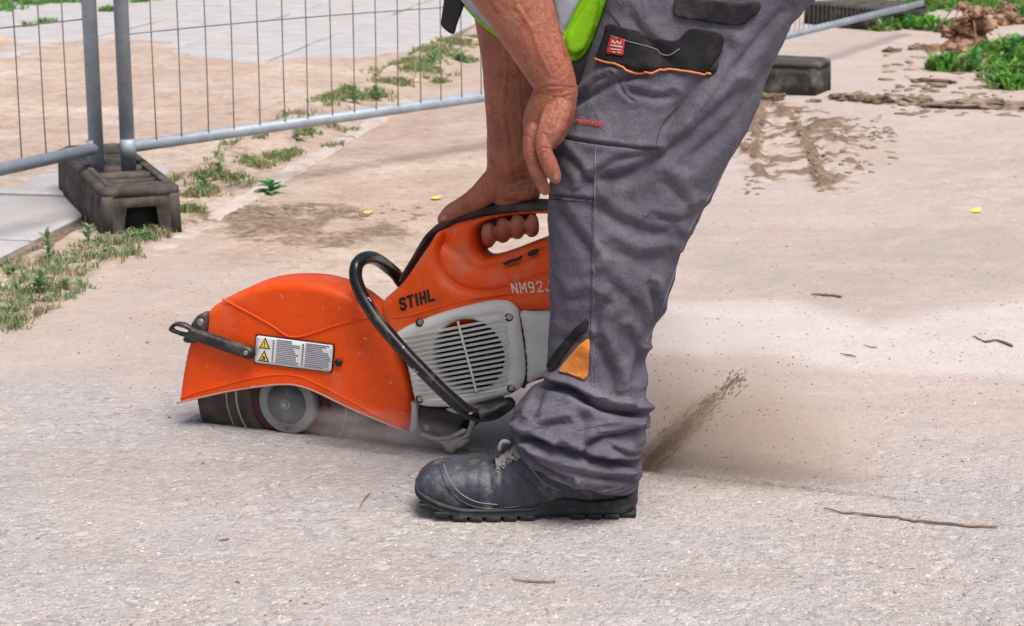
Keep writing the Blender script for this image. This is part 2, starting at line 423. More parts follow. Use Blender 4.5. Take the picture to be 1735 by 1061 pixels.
WARM2 = [(330, 345), (420, 300), (600, 235), (820, 160), (960, 200), (940, 440), (800, 480), (600, 480), (450, 450), (350, 405)]
RUTS = [([(1290, 172), (1284, 215), (1280, 250), (1288, 310)], .022), ([(1322, 182), (1350, 215), (1372, 250), (1395, 315)], .020), ([(1372, 204), (1410, 212), (1460, 222), (1518, 230)], .018), ([(1392, 236), (1430, 244), (1478, 256)], .016), ([(1262, 180), (1300, 176), (1340, 184)], .02), ([(1400, 262), (1440, 276), (1462, 290)], .014), ([(1255, 240), (1268, 268), (1280, 280)], .014), ([(1410, 168), (1480, 176), (1560, 182), (1660, 186), (1800, 194)], .03)]
def ground_fields(X, Y):
    u, v = uv(X, Y); ks, kt = kerb_s(X, Y)
    n1 = fbm(X * 1.3, Y * 1.3, 4, 1); n2 = fbm(X * 9, Y * 9, 4, 2); n3 = fbm(X * 38, Y * 38, 3, 5)
    sand = pmask(X, Y, SAND_POLY, .10, .22, 2.5)
    track = pmask(X, Y, TRACK, .10, .16, 4) ; track2 = pmask(X, Y, TRACK2, .3, .4, 3)
    strip = sstep(.02, .06, ks) * sstep(.42, .30, ks + .05 * n2)
    ridge = np.abs(fbm(X * 6 + Y * 2, Y * 14, 4, 9))
    z = .004 * n1 + .0014 * n2 + .0005 * n3 + sstep(3.2, 4.2, Y) * .0022 * fbm(X * 20, Y * 22, 3, 6)
    left = sstep(.28, .34, ks)
    z = z * (1 - left) + left * (-.022 + .003 * n2)                    # bed of the slabs
    mound = sand * (.030 + .016 * fbm(X * 2.2, Y * 2.2, 3, 21) + .010 * fbm(X * 8, Y * 8, 4, 22) + .008 * fbm(X * 22, Y * 22, 3, 24))
    z = z + mound * sstep(-.02, .2, ks)
    z = z + strip * (.004 + .010 * fbm(X * 14, Y * 14, 4, 25) + .004 * n3) * (1 - left)
    z = z + track * (.030 * (ridge - .18) + .016 * np.abs(fbm(X * 22, Y * 22, 3, 12)) - .004) + track2 * .014 * fbm(X * 11, Y * 14, 5, 13)
    rut = np.zeros(np.shape(X))
    for pts, wd in RUTS:
        dq, sq = segdist(X + .02 * fbm(X * 9, Y * 9, 3, 33), Y + .05 * n2, gpoly(cr(pts, 3)), signed=True)
        k_ = np.exp(-(dq / wd) ** 2) * sstep(-.55, .1, fbm(X * 7, Y * 9, 3, 34))
        rut = np.maximum(rut, k_); z = z + .016 * k_ * (1 + n3 + n2) - .010 * np.exp(-((dq * sq - wd * 1.4) / wd) ** 2) * track
    soil = pmask(X, Y, SOILPATCH, .07, .12, 6)
    z = z + soil * (.008 * fbm(X * 16, Y * 20, 4, 31) + .003)
    far = sstep(6.5, 8.5, Y) * sstep(1.0, 2.0, X)
    z = z + far * (.03 * fbm(X * 2, Y * 2, 4, 41) + .01)
    # right part: faint dried ruts
    z = z + sstep(.3, 1.0, X) * sstep(3.3, 4.0, Y) * .003 * fbm(X * 10, Y * 10, 4, 51)
    # zones
    near = .75 * sstep(3.25, 2.66, Y - .45 * np.clip(-X, -.2, .9) + .20 * n1 + .10 * n2 + .05 * sstep(.2, .9, X)) + .25 * sstep(4.2, 2.6, Y - .5 * np.clip(-X, 0, .9) + .3 * n1)
    dust = np.clip(1 - near * .92 - .0 * n1, 0, 1)
    mud = np.clip(rut * 1.0 + track * sstep(.10, .40, ridge + .25 * n2 + .1 * n3) * .7 + soil * .55 * sstep(-.2, .4, n2 + .3) + .8 * left * (1 - sand) + far * .22 * sstep(0, .5, n2 + .1) + .35 * strip * sstep(-.1, .4, n2), 0, 1)
    warm = np.clip(sand * (.75 + .3 * n2) + .35 * sstep(2.9, 5, Y) * sstep(.1, .5, -X) + soil * .6 + strip * .4 + .55 * pmask(X, Y, WARM2, .12, .15, 4) + .25 * sstep(3.2, 4.5, Y) + .25 * sstep(-.1, .5, n1), 0, 1)
    white = pmask(X, Y, WHITE_POLY, .06, .10, 3) ; dark = pmask(X, Y, DARK_R, .12, .2, 3) + .5 * track2
    return z, dust, mud, warm, white, np.clip(dark, 0, 1), u, v

def grow(a, b, s0, g, lo, hi):
    """spacing s0 between a and b, growing by g outside to lo / hi"""
    x = list(np.arange(a, b, s0)); s = s0; p = x[-1]
    while p < hi: s *= g; p += s; x.append(p)
    s = s0; p = a
    while p > lo: s *= g; p -= s; x.insert(0, p)
    return np.array(x)
def make_ground():
    us = grow(-1.3, 1.5, .0095, 1.012, -6.5, 6.5); us = np.concatenate([[-300, -80, -25, -10], us[us > -6.6], [10, 25, 80, 300]])
    vs = grow(-.9, 2.2, .0095, 1.01, -1.6, 12.5); vs = vs[np.abs(vs) > .008]
    vs = np.concatenate([[-300, -60, -12, -4], vs, [-.0068, -.0054, .0054, .0068], [20, 50, 120, 400]]); vs = np.unique(np.sort(vs))
    gu, gv = np.meshgrid(us, vs)
    X = O.x + gu * U.x + gv * V_.x; Y = O.y + gu * U.y + gv * V_.y
    z, dust, mud, warm, white, dark, u, v = ground_fields(X, Y)
    fade = sstep(14, 9, np.abs(gv)) * sstep(9, 6, np.abs(gu)); z = z * fade
    slot = (np.abs(gv) < .0055) & (gu > -.178) & (gu < 1.02)
    jag = .0007 * fbm(gu * 90, gv * 0 + 3, 3, 77)
    z = np.where(slot, -.055 * sstep(1.1, .80, gu) - .006, z)
    edge = (np.abs(np.abs(gv) - .0068) < 1e-4) & (gu > -.178) & (gu < 1.02)
    X = X + np.where(edge, jag * 2 * V_.x, 0); Y = Y + np.where(edge, jag * 2 * V_.y, 0)
    # dust thrown up beside the cut
    z = z + .0025 * np.exp(-((gv - .045) / .02) ** 2) * sstep(.1, .3, gu) * sstep(1.2, .7, gu) * (1 + fbm(gu * 20, gv * 20, 3, 8))
    nv, nu = gu.shape
    V = np.stack([X, Y, z], -1).reshape(-1, 3)
    me = bpy.data.meshes.new('ground'); me.vertices.add(len(V)); me.vertices.foreach_set('co', V.ravel())
    i = np.arange(nv - 1)[:, None] * nu + np.arange(nu - 1)[None]; q = np.stack([i, i + 1, i + nu + 1, i + nu], -1).reshape(-1, 4)
    me.loops.add(q.size); me.loops.foreach_set('vertex_index', q.ravel().astype(np.int32)); me.polygons.add(len(q))
    me.polygons.foreach_set('loop_start', np.arange(0, q.size, 4, dtype=np.int32)); me.polygons.foreach_set('use_smooth', np.ones(len(q), bool))
    me.update(); me.validate()
    slotdust = np.exp(-(gv / .05) ** 2) * sstep(.0, .3, gu) * .0
    for nm, ch in (('zone', (dust, mud, warm)), ('zone_b', (white, dark, slotdust))):
        a = me.attributes.new(nm, 'FLOAT_COLOR', 'POINT')
        a.data.foreach_set('color', np.stack([*[np.clip(c, 0, 1) for c in ch], np.ones_like(gu)], -1).astype(np.float32).ravel())
    o = bpy.data.objects.new('ground', me); COL.objects.link(o); o['kind'] = 'structure'
    m = bpy.data.materials.new('dusty_asphalt'); m.use_nodes = True; n = m.node_tree.nodes; l = m.node_tree.links; b = n['Principled BSDF']
    b.inputs['Roughness'].default_value = .92; b.inputs['Specular IOR Level'].default_value = .25
    tc = n.new('ShaderNodeTexCoord'); co = tc.outputs['Object']
    def at(nm):
        a = n.new('ShaderNodeAttribute'); a.attribute_name = nm; s = n.new('ShaderNodeSeparateColor'); l.new(a.outputs['Color'], s.inputs[0]); return s.outputs
    A, B = at('zone'), at('zone_b')
    def nz(s, det=5, rg=.6, scl=None):
        t = n.new('ShaderNodeTexNoise'); t.inputs['Scale'].default_value = s; t.inputs['Detail'].default_value = det; t.inputs['Roughness'].default_value = rg
        l.new(co, t.inputs['Vector']); return t.outputs['Fac']
    def math_(op, a, b_=None, c=None, clamp=False):
        x = n.new('ShaderNodeMath'); x.operation = op; x.use_clamp = clamp
        for i_, q_ in enumerate((a, b_, c)):
            if q_ is None: continue
            if isinstance(q_, (int, float)): x.inputs[i_].default_value = q_
            else: l.new(q_, x.inputs[i_])
        return x.outputs[0]
    def mr(s, a, b_, c=0.0, d=1.0):
        x = n.new('ShaderNodeMapRange'); x.inputs[1].default_value = a; x.inputs[2].default_value = b_; x.inputs[3].default_value = c; x.inputs[4].default_value = d; l.new(s, x.inputs[0]); return x.outputs[0]
    def mix(f, a, b_, ty='MIX'):
        x = n.new('ShaderNodeMix'); x.data_type = 'RGBA'; x.blend_type = ty
        if isinstance(f, float): x.inputs[0].default_value = f
        else: l.new(f, x.inputs[0])
        for i_, q_ in ((6, a), (7, b_)):
            if isinstance(q_, tuple): x.inputs[i_].default_value = (*q_[:3], 1)
            else: l.new(q_, x.inputs[i_])
        return x.outputs[2]
    def vor(s):
        t = n.new('ShaderNodeTexVoronoi'); t.inputs['Scale'].default_value = s; t.inputs['Randomness'].default_value = 1.0; l.new(co, t.inputs['Vector']); return t
    v1, v2 = vor(150), vor(70)
    s1 = n.new('ShaderNodeSeparateColor'); l.new(v1.outputs['Color'], s1.inputs[0]); s2 = n.new('ShaderNodeSeparateColor'); l.new(v2.outputs['Color'], s2.inputs[0])
    r = n.new('ShaderNodeValToRGB'); l.new(s1.outputs[0], r.inputs[0]); e = r.color_ramp.elements
    e[0].position = 0; e[0].color = (.22, .205, .20, 1); e[1].position = 1; e[1].color = (.72, .68, .67, 1)
    for p, c in ((.06, (.34, .31, .305, 1)), (.5, (.46, .425, .415, 1)), (.90, (.54, .50, .49, 1))):
        q_ = e.new(p); q_.color = c
    agg = r.outputs[0]
    big = mix(mr(s2.outputs[1], .72, .78), agg, (.40, .36, .345)); big = mix(mr(s2.outputs[2], .93, .94), big, (.63, .59, .58))
    fine = mix(mr(nz(26, 6, .7), .42, .62), big, (.50, .455, .44))               # dust settled between the stones
    patch = mix(mr(nz(3.2, 5), .35, .62, 0, .38), fine, (.455, .45, .475)); patch = mix(mr(nz(2.1, 5), .50, .68, 0, .45), patch, (.56, .48, .43))
    dustc = mix(mr(nz(2.2, 6, .62), .36, .66), (.59, .495, .45), (.51, .435, .40))
    dustc = mix(mr(nz(60, 5, .7), .42, .68, 0, .42), dustc, (.40, .34, .32)); dustc = mix(mr(nz(14, 6, .75), .50, .72, 0, .35), dustc, (.44, .385, .365)); dustc = mix(mr(nz(130, 4, .6), .56, .66, 0, .4), dustc, (.70, .64, .61))
    dm = math_('ADD', A[0], math_('MULTIPLY', math_('SUBTRACT', nz(11, 6, .7), .5), 1.3), clamp=True); dm = mr(dm, .35, .85)
    c = mix(dm, patch, dustc)
    mps = n.new('ShaderNodeMapping'); mps.inputs['Scale'].default_value = (.45, 1.6, 1); mps.inputs['Rotation'].default_value = (0, 0, R(12)); l.new(co, mps.inputs[0])
    def nzs(s_, d_=6):
        t = n.new('ShaderNodeTexNoise'); t.inputs['Scale'].default_value = s_; t.inputs['Detail'].default_value = d_; t.inputs['Roughness'].default_value = .68; l.new(mps.outputs[0], t.inputs['Vector']); return t.outputs['Fac']
    c = mix(mr(nzs(3.0), .50, .72, 0, .55), c, (.40, .335, .30)); c = mix(mr(nzs(9.0), .54, .72, 0, .45), c, (.42, .36, .33)); c = mix(mr(nzs(5.5, 4), .56, .72, 0, .45), c, (.62, .56, .54))
    wm = mr(math_('ADD', A[2], math_('MULTIPLY', math_('SUBTRACT', nz(5, 6, .65), .5), .9)), .25, .85)
    sandc = mix(mr(nz(4, 6, .7), .35, .65), (.58, .46, .385), (.45, .345, .285)); sandc = mix(mr(nz(1.6, 4, .6), .5, .7), sandc, (.64, .55, .46)); sandc = mix(mr(nz(18, 6, .7), .48, .68, 0, .8), sandc, (.36, .27, .22)); sandc = mix(mr(nz(75, 4, .6), .62, .68, 0, .7), sandc, (.22, .16, .13)); sandc = mix(mr(nz(55, 4, .6), .60, .68, 0, .5), sandc, (.70, .62, .55))
    c = mix(wm, c, sandc)
    c = mix(math_('MULTIPLY', B[1], mr(nz(7, 6), .3, .6)), c, (.44, .385, .35))
    c = mix(math_('MULTIPLY', B[0], mr(nz(6, 6), .3, .7, .45, .95)), c, (.66, .62, .61))
    mm = mr(math_('ADD', A[1], math_('MULTIPLY', math_('SUBTRACT', nz(32, 6, .7), .5), 1.2)), .24, .60)
    c = mix(mm, c, mix(mr(nz(40), .35, .65), (.175, .120, .082), (.30, .22, .16)))
    crumbs = mr(nz(95, 3, .5), .69, .72); c = mix(math_('MULTIPLY', crumbs, .6), c, (.22, .175, .15))
    l.new(c, b.inputs['Base Color'])
    h1 = mr(v1.outputs['Distance'], 0, .6, 1, 0); h2 = mr(v2.outputs['Distance'], 0, .6, 1, 0)
    hh = math_('MULTIPLY', math_('ADD', h1, math_('MULTIPLY', h2, 1.3)), math_('SUBTRACT', 1.0, math_('MULTIPLY', dm, .88)))
    hh = math_('ADD', hh, math_('MULTIPLY', nz(240, 3), .9)); hh = math_('ADD', hh, math_('MULTIPLY', nz(30, 6, .7), 4.5)); hh = math_('ADD', hh, math_('MULTIPLY', nz(90, 5, .7), 2.0))
    bp = n.new('ShaderNodeBump'); bp.inputs['Strength'].default_value = 1; bp.inputs['Distance'].default_value = .0018; l.new(hh, bp.inputs['Height']); l.new(bp.outputs[0], b.inputs['Normal'])
    me.materials.append(m)
    return o
GROUND = make_ground()
GB = BVHTree.FromObject(GROUND, bpy.context.evaluated_depsgraph_get())
def gz(x, y):
    h = GB.ray_cast(Vector((x, y, 2)), Vector((0, 0, -1)))
    return h[0].z if h[0] else 0.0
def gpt(px, py, up=0.0):
    p = gp(px, py); p.z = gz(p.x, p.y) + up; return p

# paving slabs left of the weeds: each one a piece of the pavement
pav = empty('pavement', (K0.x, K0.y, 0), math.atan2(KD.y, KD.x)); pav['kind'] = 'structure'
SL = .61
def slab_mesh(k):
    rr_ = random.Random(k); a = SL / 2 - .009; v = []; h = .045
    bev = .006
    for (s, z) in ((a, -h), (a, -bev), (a - bev, 0)):
        for x, y in ((-s, -s), (s, -s), (s, s), (-s, s)): v.append((x + rr_.uniform(-.002, .002), y + rr_.uniform(-.002, .002), z))
    f = [(3, 2, 1, 0), (8, 9, 10, 11)]
    for b in (0, 4):
        for i in range(4): j = (i + 1) % 4; f.append((b + i, b + j, b + 4 + j, b + 4 + i))
    me = bpy.data.meshes.new('slab'); me.from_pydata(v, [], f); me.materials.append(M['slab']); return me
smesh = [slab_mesh(k) for k in range(5)]
for i in range(7):
    for j in range(-2, 17):
        s = .36 + SL * (i + .5); t = SL * (j + .5) + .1
        o = bpy.data.objects.new('slab', smesh[random.randrange(5)]); COL.objects.link(o); o.parent = pav
        o.location = (t, s, random.uniform(-.004, .004)); o.rotation_euler = (random.uniform(-.006, .006), random.uniform(-.006, .006), random.choice((0, math.pi / 2, math.pi)) + random.uniform(-.004, .004))

# edging stones between weeds and road: each a piece
edg = empty('kerb', (K0.x, K0.y, 0), math.atan2(KD.y, KD.x)); edg['kind'] = 'structure'
t = -.1
while t < 2.75:
    L = .50; a = L / 2 - .004; wd = random.uniform(.028, .033); v = []; N = 9
    for k in range(N + 1):
        x = -a + 2 * a * k / N; e1 = random.uniform(-.006, .004); e2 = random.uniform(-.004, .006); ze = random.uniform(-.006, .001)
        v += [(x, -wd + e1, -.06), (x, -wd + e1, -.008 + ze), (x, -wd + e1 + .008, ze), (x, wd + e2 - .008, ze), (x, wd + e2, -.008 + ze), (x, wd + e2, -.06)]
    f = [tuple(range(5, -1, -1)), tuple(N * 6 + q for q in range(6))]
    for k in range(N):
        for q in range(5): f.append((k * 6 + q, k * 6 + q + 1, k * 6 + 7 + q, k * 6 + 6 + q))
    o = mesh_obj('edging_stone', v, f, M['kerb'], edg, smooth=False)
    o.location = (t + a, 0, random.uniform(.004, .010) - (.010 if t < .05 else 0) + .003); o.rotation_euler = (0, random.uniform(-.01, .01), random.uniform(-.012, .012))
    t += L

# loose stones, grit and crumbs of mud
def blob(mb, c, r, seed, flat=.6, mi=0, sub=1, rz=0.0, sx=1.0, amp=1.0):
    bm = bmesh.new(); bmesh.ops.create_icosphere(bm, subdivisions=sub, radius=1)
    cs, sn = math.cos(rz), math.sin(rz); v = []
    for q in bm.verts:
        k = 1 + amp * (.38 * mnoise.noise(q.co * 1.3 + Vector((seed * 3.1, seed, 0))) + .24 * mnoise.noise(q.co * 3.4 + Vector((seed, 0, seed))) + (.16 * mnoise.noise(q.co * 8 + Vector((seed, 3, seed))) if sub > 1 else 0))
        x, y, z = q.co.x * r * k * sx, q.co.y * r * k, q.co.z * r * k * flat
        v.append((c[0] + x * cs - y * sn, c[1] + x * sn + y * cs, c[2] + z))
    f = [tuple(x.index for x in fa.verts) for fa in bm.faces]; bm.free(); mb.add(v, f, mi)
M['grit'] = leafmat('grit', (.26, .235, .225), (.70, .66, .64), 0)
M['crumb'] = leafmat('brown_crumbs', (.17, .13, .11), (.42, .34, .28), 0)
def grit():
    tet_v = [(1, 0, -.3), (-.6, .8, -.3), (-.5, -.9, -.3), (.3, .2, .6), (-.3, -.1, .55)]; tet_f = [(0, 1, 3), (1, 4, 3), (1, 2, 4), (2, 0, 3), (2, 3, 4)]
    for nm, m, N, seed in (('gravel', M['grit'], 15000, 1), ('dirt_crumbs', M['crumb'], 5200, 2)):
        r_ = np.random.default_rng(seed); V = []; Fc = []; cnt = 0
        while cnt < N:
            px = r_.uniform(-60, 1800); py = r_.uniform(-20, 1100) if seed == 2 else 1100 - abs(r_.normal(0, 240))
            if py < 0: continue
            p = gp(px, py)
            if seed == 1 and py < 640 and r_.random() < .7: continue
            if seed == 2 and p.x < .35 and py > 700 and r_.random() < .45: continue
            if seed == 2 and r_.random() > .5 + .8 * float(vnoise(p.x * 2, p.y * 2, 5)): continue
            z = gz(p.x, p.y); s = min(r_.lognormal(-6.65 if seed == 1 else -6.25, .45), .006)
            if z < -.01: continue
            a = r_.uniform(0, 6.28); c_, s_ = math.cos(a) * s, math.sin(a) * s; b = len(V); el = r_.uniform(.7, 1.6)
            V += [(p.x + (x * el) * c_ - y * s_, p.y + (x * el) * s_ + y * c_, z + q * s * .7 + .0002) for x, y, q in tet_v]
            Fc += [tuple(i + b for i in f) for f in tet_f]; cnt += 1
        o = mesh_obj(nm, V, Fc, m, smooth=False)
        tag(o, 'fine pale grit lying loose over the dusty asphalt' if seed == 1 else 'small brown crumbs of dry mud strewn over the dusty road', 'gravel' if seed == 1 else 'dirt', kind='stuff')
grit()

# lumps of mud: a row along the far edge of the road and broken clods in the wheel track
def clod(px, py, wpx, label, m='mud', flat=.45, sx=1.6, seed=None, name='mud_clod', cat='clod', grp='mud clods along the dug-up edge', sub=3):
    p = gpt(px, py); sc = (ray(px, py).length and F / ((p - Vector((0, 0, CH))).dot(Vector((0, ct, -st))))); r = wpx / sc / 2 / sx
    mb = MB(); blob(mb, (0, 0, r * flat * .3), r, seed if seed is not None else px * .37, flat, 0, 4, random.uniform(-.4, .4), sx, 1.7)
    for q_ in range(6): blob(mb, (random.uniform(-1, 1) * r * sx * .9, random.uniform(-.6, .6) * r, r * flat * .15), r * random.uniform(.2, .45), px + q_, .7, 0, 3, 0, 1.3, 1.6)
    o = mb.build(name, M[m]); o.location = p; tag(o, label, cat, grp); return o
CL = [(1302, 168, 42, 'flat mud clod against the foot of the dark block behind the trouser leg'),
      (1452, 172, 46, 'first broad mud clod of the row right of the dark block'),
      (1490, 176, 40, 'rounded pale brown clod second in the row right of the dark block'),
      (1552, 179, 50, 'long dark mud clod right end of the row beyond the wheel track'),
      (1420, 170, 26, 'small mud clod left end of the row right of the dark block'),
      (1665, 184, 130, 'long low ridge of mud at the right edge of the picture'),
      (1620, 182, 60, 'low mud lump just left of the long ridge at the right'),
      (1380, 172, 20, 'tiny clod close to the right side of the dark block'),
      (1578, 141, 60, 'flat bark-like mud strip on pale ground below the weeds'),
      (1590, 150, 22, 'small crumb under the flat bark-like mud strip'),
      (1510, 92, 26, 'dark lump on the pale ground below the far black block'),
      (1560, 88, 34, 'grey brown lump beside the heap of clay and roots')]
for i, (x, y, w_, lb) in enumerate(CL): clod(x, y, w_ * 1.15, lb, m='mud_dark' if i % 2 == 0 else 'mud', flat=.62 if w_ < 60 else .40, sx=1.7 if w_ < 60 else 3.2)
def clods_stuff():
    mb = MB(); r_ = random.Random(5)
    for k in range(260):
        a = r_.choice([(1262, 170, 1300, 330), (1370, 195, 1520, 300), (1400, 215, 1520, 240), (1345, 180, 1440, 330)])
        x = r_.uniform(a[0], a[2]); y = r_.uniform(a[1], a[3])
        if a[0] == 1345: x = 1345 + (y - 180) * .45 + r_.gauss(0, 12)
        p = gpt(x, y); s = r_.uniform(.0025, .010); blob(mb, (p.x, p.y, p.z + s * .1), s, k, .5, 0, 1, r_.uniform(0, 3), 1.7)
    for k in range(130):
        x = r_.uniform(380, 720); y = 352 + r_.gauss(0, 6) + (x - 380) * .03
        if r_.random() < .4: x, y = r_.gauss(150, 30), r_.gauss(362, 14)
        p = gpt(x, y); s = r_.uniform(.003, .012); blob(mb, (p.x, p.y, p.z), s, k + 900, .5, 0, 1, r_.uniform(0, 3), 1.5)
    for k in range(160):
        p = gpt(r_.uniform(1500, 1735), r_.uniform(80, 200)); s = r_.uniform(.006, .025); blob(mb, (p.x, p.y, p.z), s, k + 300, .4, 0, 1, r_.uniform(0, 3), 1.8)
    o = mb.build('mud_crumbs', M['mud']); tag(o, 'broken brown mud crumbs in the wheel track and along the edges', 'mud', kind='stuff')
clods_stuff()
def earth_heap(px, py, w_, h_, label, seed):
    p = gpt(px, py); sc = F / ((p - Vector((0, 0, CH))).dot(Vector((0, ct, -st)))); e = empty('earth_heap', p); tag(e, label, 'heap')
    W = w_ / sc; Hh = h_ / sc; r_ = random.Random(seed); mb = MB()
    for k in range(70):
        t = r_.random() ** 1.3; blob(mb, (r_.gauss(0, W * .22) * (1 - .6 * t), r_.gauss(0, W * .16), t * Hh * .85), W * r_.uniform(.05, .17) * (1.1 - .5 * t), seed + k, .8, 0, 3, r_.uniform(0, 3), 1.3, 1.9)
    mb.build('clay', M['rust_clod'], e)
    for k in range(11):
        a = r_.uniform(0, 6.28); L = W * r_.uniform(.25, .6); z0 = Hh * r_.uniform(.2, .9)
        mb = MB(); mb.tube(cr([(0, 0, z0), (math.cos(a) * L * .5, math.sin(a) * L * .5, z0 + r_.uniform(-.02, .05)), (math.cos(a) * L, math.sin(a) * L, max(.01, z0 - r_.uniform(.0, .12)))], 4), [.0032] * 8 + [.0015], 5); mb.build('root', M['twig'], e)
earth_heap(1640, 92, 100, 88, 'reddish heap of clay and roots standing in the far weeds at top right', 3)
earth_heap(1705, 48, 50, 40, 'small clay lump in the weeds right of the big heap of roots', 14)

# ------------------------------------------------------------------ twigs and leaves on the road
def twig(pts, r, label, grp=None, lift=.003):
    P = [gpt(x, y, lift) for x, y in pts]; c = P[0].copy(); mb = MB(); n = len(cr(P, 5))
    mb.tube([Vector(q) - c + Vector((0, random.uniform(-1, 1) * r * .7, random.uniform(-.3, .3) * r)) for q in cr(P, 5)], [r * .75 * (1 - .6 * abs(i / n - .7)) * random.uniform(.7, 1.2) for i in range(n)], 7)
    o = mb.build('twig', M['twig']); o.location = c; tag(o, label, 'twig', grp)
twig([(1396, 865), (1440, 872), (1510, 878), (1560, 886), (1640, 893), (1688, 894)], .0030, 'long bent twig on the bare road at lower right', lift=.003)
twig([(1424, 600), (1450, 606)], .0022, 'short straight splinter on the pale dust right of the dust jet')
twig([(1464, 588), (1486, 591)], .0020, 'shortest splinter just above the straight splinter')
twig([(868, 985), (900, 988), (940, 988)], .0020, 'thin twig on the rough asphalt below the boot')
twig([(372, 918), (386, 915)], .0022, 'dark curved chip on the asphalt left of the boot')
twig([(610, 862), (616, 850), (628, 838)], .0014, 'hair-thin curved stalk on the asphalt left of the boot')
twig([(1650, 572), (1670, 580), (1690, 578), (1715, 588)], .0035, 'dark crooked bit of bark on the white dust at the right')
twig([(1376, 500), (1400, 503), (1424, 506)], .0045, 'dark row of bark bits along the dusty line in the middle right')
twig([(1218, 214), (1262, 200), (1290, 206), (1310, 212)], .004, 'bent root lying in the mud behind the thigh')
def leaf(px, py, wpx, label, rz=0.0, m='yleaf'):
    p = gpt(px, py, .002); sc = F / ((p - Vector((0, 0, CH))).dot(Vector((0, ct, -st)))); L = wpx / sc; v = []; f = []
    for i in range(7):
        t = i / 6; wd = L * .32 * math.sin(math.pi * min(1, t * .93 + .04)) ** .8
        for k in (-1, 0, 1): v.append((L * (t - .5), k * wd, .25 * L * (t - .5) ** 2 + abs(k) * .14 * L))
    for i in range(6):
        for k in range(2): a = i * 3 + k; f.append((a, a + 1, a + 4, a + 3))
    mb = MB(); mb.add(v, f); o = mb.build('fallen_leaf', M[m]); o.location = p; o.rotation_euler = (R(12), R(-8), rz)
    md = o.modifiers.new('thick', 'SOLIDIFY'); md.thickness = .0006; tag(o, label, 'leaf', 'yellow leaves on the ground')
leaf(1653, 358, 26, 'yellow folded leaf on the churned dust at far right', .6)
leaf(740, 338, 20, 'small yellow leaf on the road left of the gripping thumb', .1)
leaf(624, 366, 18, 'pale yellow leaf on the soil patch above the front handle', -.1, 'yleaf')
leaf(42, 326, 15, 'tiny yellow leaf on the slabs left of the fence foot', .3)
leaf(733, 86, 18, 'yellow leaf among the grass left behind the forearm', .8)
leaf(806, 84, 18, 'yellow leaf at the grass beside the forearm', -.4)
leaf(704, 143, 14, 'yellow leaf low in the grass behind the fence rail', .2)
leaf(785, 101, 12, 'pale orange leaf in the grass next to the arm', .2)

# ------------------------------------------------------------------ grass and weeds
def blades(mb, c, n, h, spread, r_, wd=.003, mi=0, lean=.5):
    for _ in range(n):
        a = r_.uniform(0, 6.28); rr_ = spread * math.sqrt(r_.random()); x, y = c[0] + math.cos(a) * rr_, c[1] + math.sin(a) * rr_
        z = c[2] - .003; hh = h * r_.uniform(.45, 1.15); b = r_.uniform(0, 6.28); lx, ly = math.cos(b) * hh * lean * r_.uniform(.2, 1.3), math.sin(b) * hh * lean * r_.uniform(.2, 1.3)
        q = r_.uniform(0, 6.28); wx, wy = math.cos(q) * wd, math.sin(q) * wd
        mb.add([(x - wx, y - wy, z), (x + wx, y + wy, z), (x + lx * .35 - wx * .8, y + ly * .35 - wy * .8, z + hh * .6), (x + lx * .35 + wx * .8, y + ly * .35 + wy * .8, z + hh * .6), (x + lx, y + ly, z + hh * (1 - .35 * lean))], [(0, 1, 3, 2), (2, 3, 4)], mi)
def grass(name, label, pts, h, mats, seed, wd=.003, lean=.6):
    r_ = random.Random(seed); mb = MB()
    for (x, y, n, sp) in pts:
        p = gp(x, y); s = F / ((p - Vector((0, 0, CH))).dot(Vector((0, ct, -st)))); sp = sp / s
        for _ in range(n):
            a, q = r_.gauss(0, sp), r_.gauss(0, sp); c = (p.x + a, p.y + q * 1.3, gz(p.x + a, p.y + q * 1.3))
            blades(mb, c, r_.randint(5, 9), h * r_.uniform(.5, 1.2), .012, r_, wd, 0 if r_.random() < (.5 if seed == 4 else .72) else 1, lean)
    o = mb.build(name, [M[m] for m in mats], smooth=False); tag(o, label, 'grass', kind='stuff')
# verge beside the kerb: denser clumps where the photo shows them
VX = []
_r = random.Random(77)
for _k in range(60):
    _t = _r.uniform(-.1, 5.2); _s = _r.uniform(.05, .33); _p = K0 + KD * _t + KN * _s; _q = proj(np.array([[_p.x, _p.y, 0.0]])); VX.append((float(_q[0][0]), float(_q[1][0]), _r.randint(2, 9), _r.uniform(5, 14)))
V1 = [(580, 170, 60, 16), (610, 176, 60, 15), (640, 172, 36, 12), (560, 185, 22, 10), (520, 235, 22, 9), (495, 262, 22, 10), (470, 268, 26, 12), (440, 285, 28, 10), (420, 275, 18, 10), (385, 305, 26, 12), (350, 300, 26, 12), (340, 335, 34, 12), (325, 360, 26, 9), (500, 215, 10, 12), (600, 225, 14, 6), (560, 250, 12, 8), (350, 330, 20, 14),
      (700, 115, 70, 15), (740, 100, 70, 16), (775, 85, 70, 14), (800, 70, 60, 12), (700, 130, 40, 12), (720, 125, 40, 12), (680, 150, 26, 10), (790, 105, 40, 10), (650, 150, 18, 10), (745, 140, 18, 9)]
grass('grass', 'thin dusty grass growing in the gap beside the edging stones', [(a, b, int(c * 1.7), d) for a, b, c, d in V1] + VX, .036, ('grass', 'straw'), 3, .0022, .9)
V2 = [(240, 405, 30, 12), (200, 415, 26, 12), (270, 395, 20, 8), (160, 420, 22, 14), (120, 440, 24, 16), (90, 470, 34, 20), (60, 500, 34, 20), (40, 530, 30, 14), (10, 555, 34, 14), (100, 500, 30, 16), (20, 490, 20, 16), (60, 455, 16, 14), (10, 455, 14, 12), (180, 440, 16, 12), (220, 430, 14, 8)]
grass('grass', 'straggly grey-green grass and straw at the lower left road edge', [(a, b, int(c * 1.3), d * 1.5) for a, b, c, d in V2], .034, ('weed', 'straw', ), 4, .0018, 1.0)
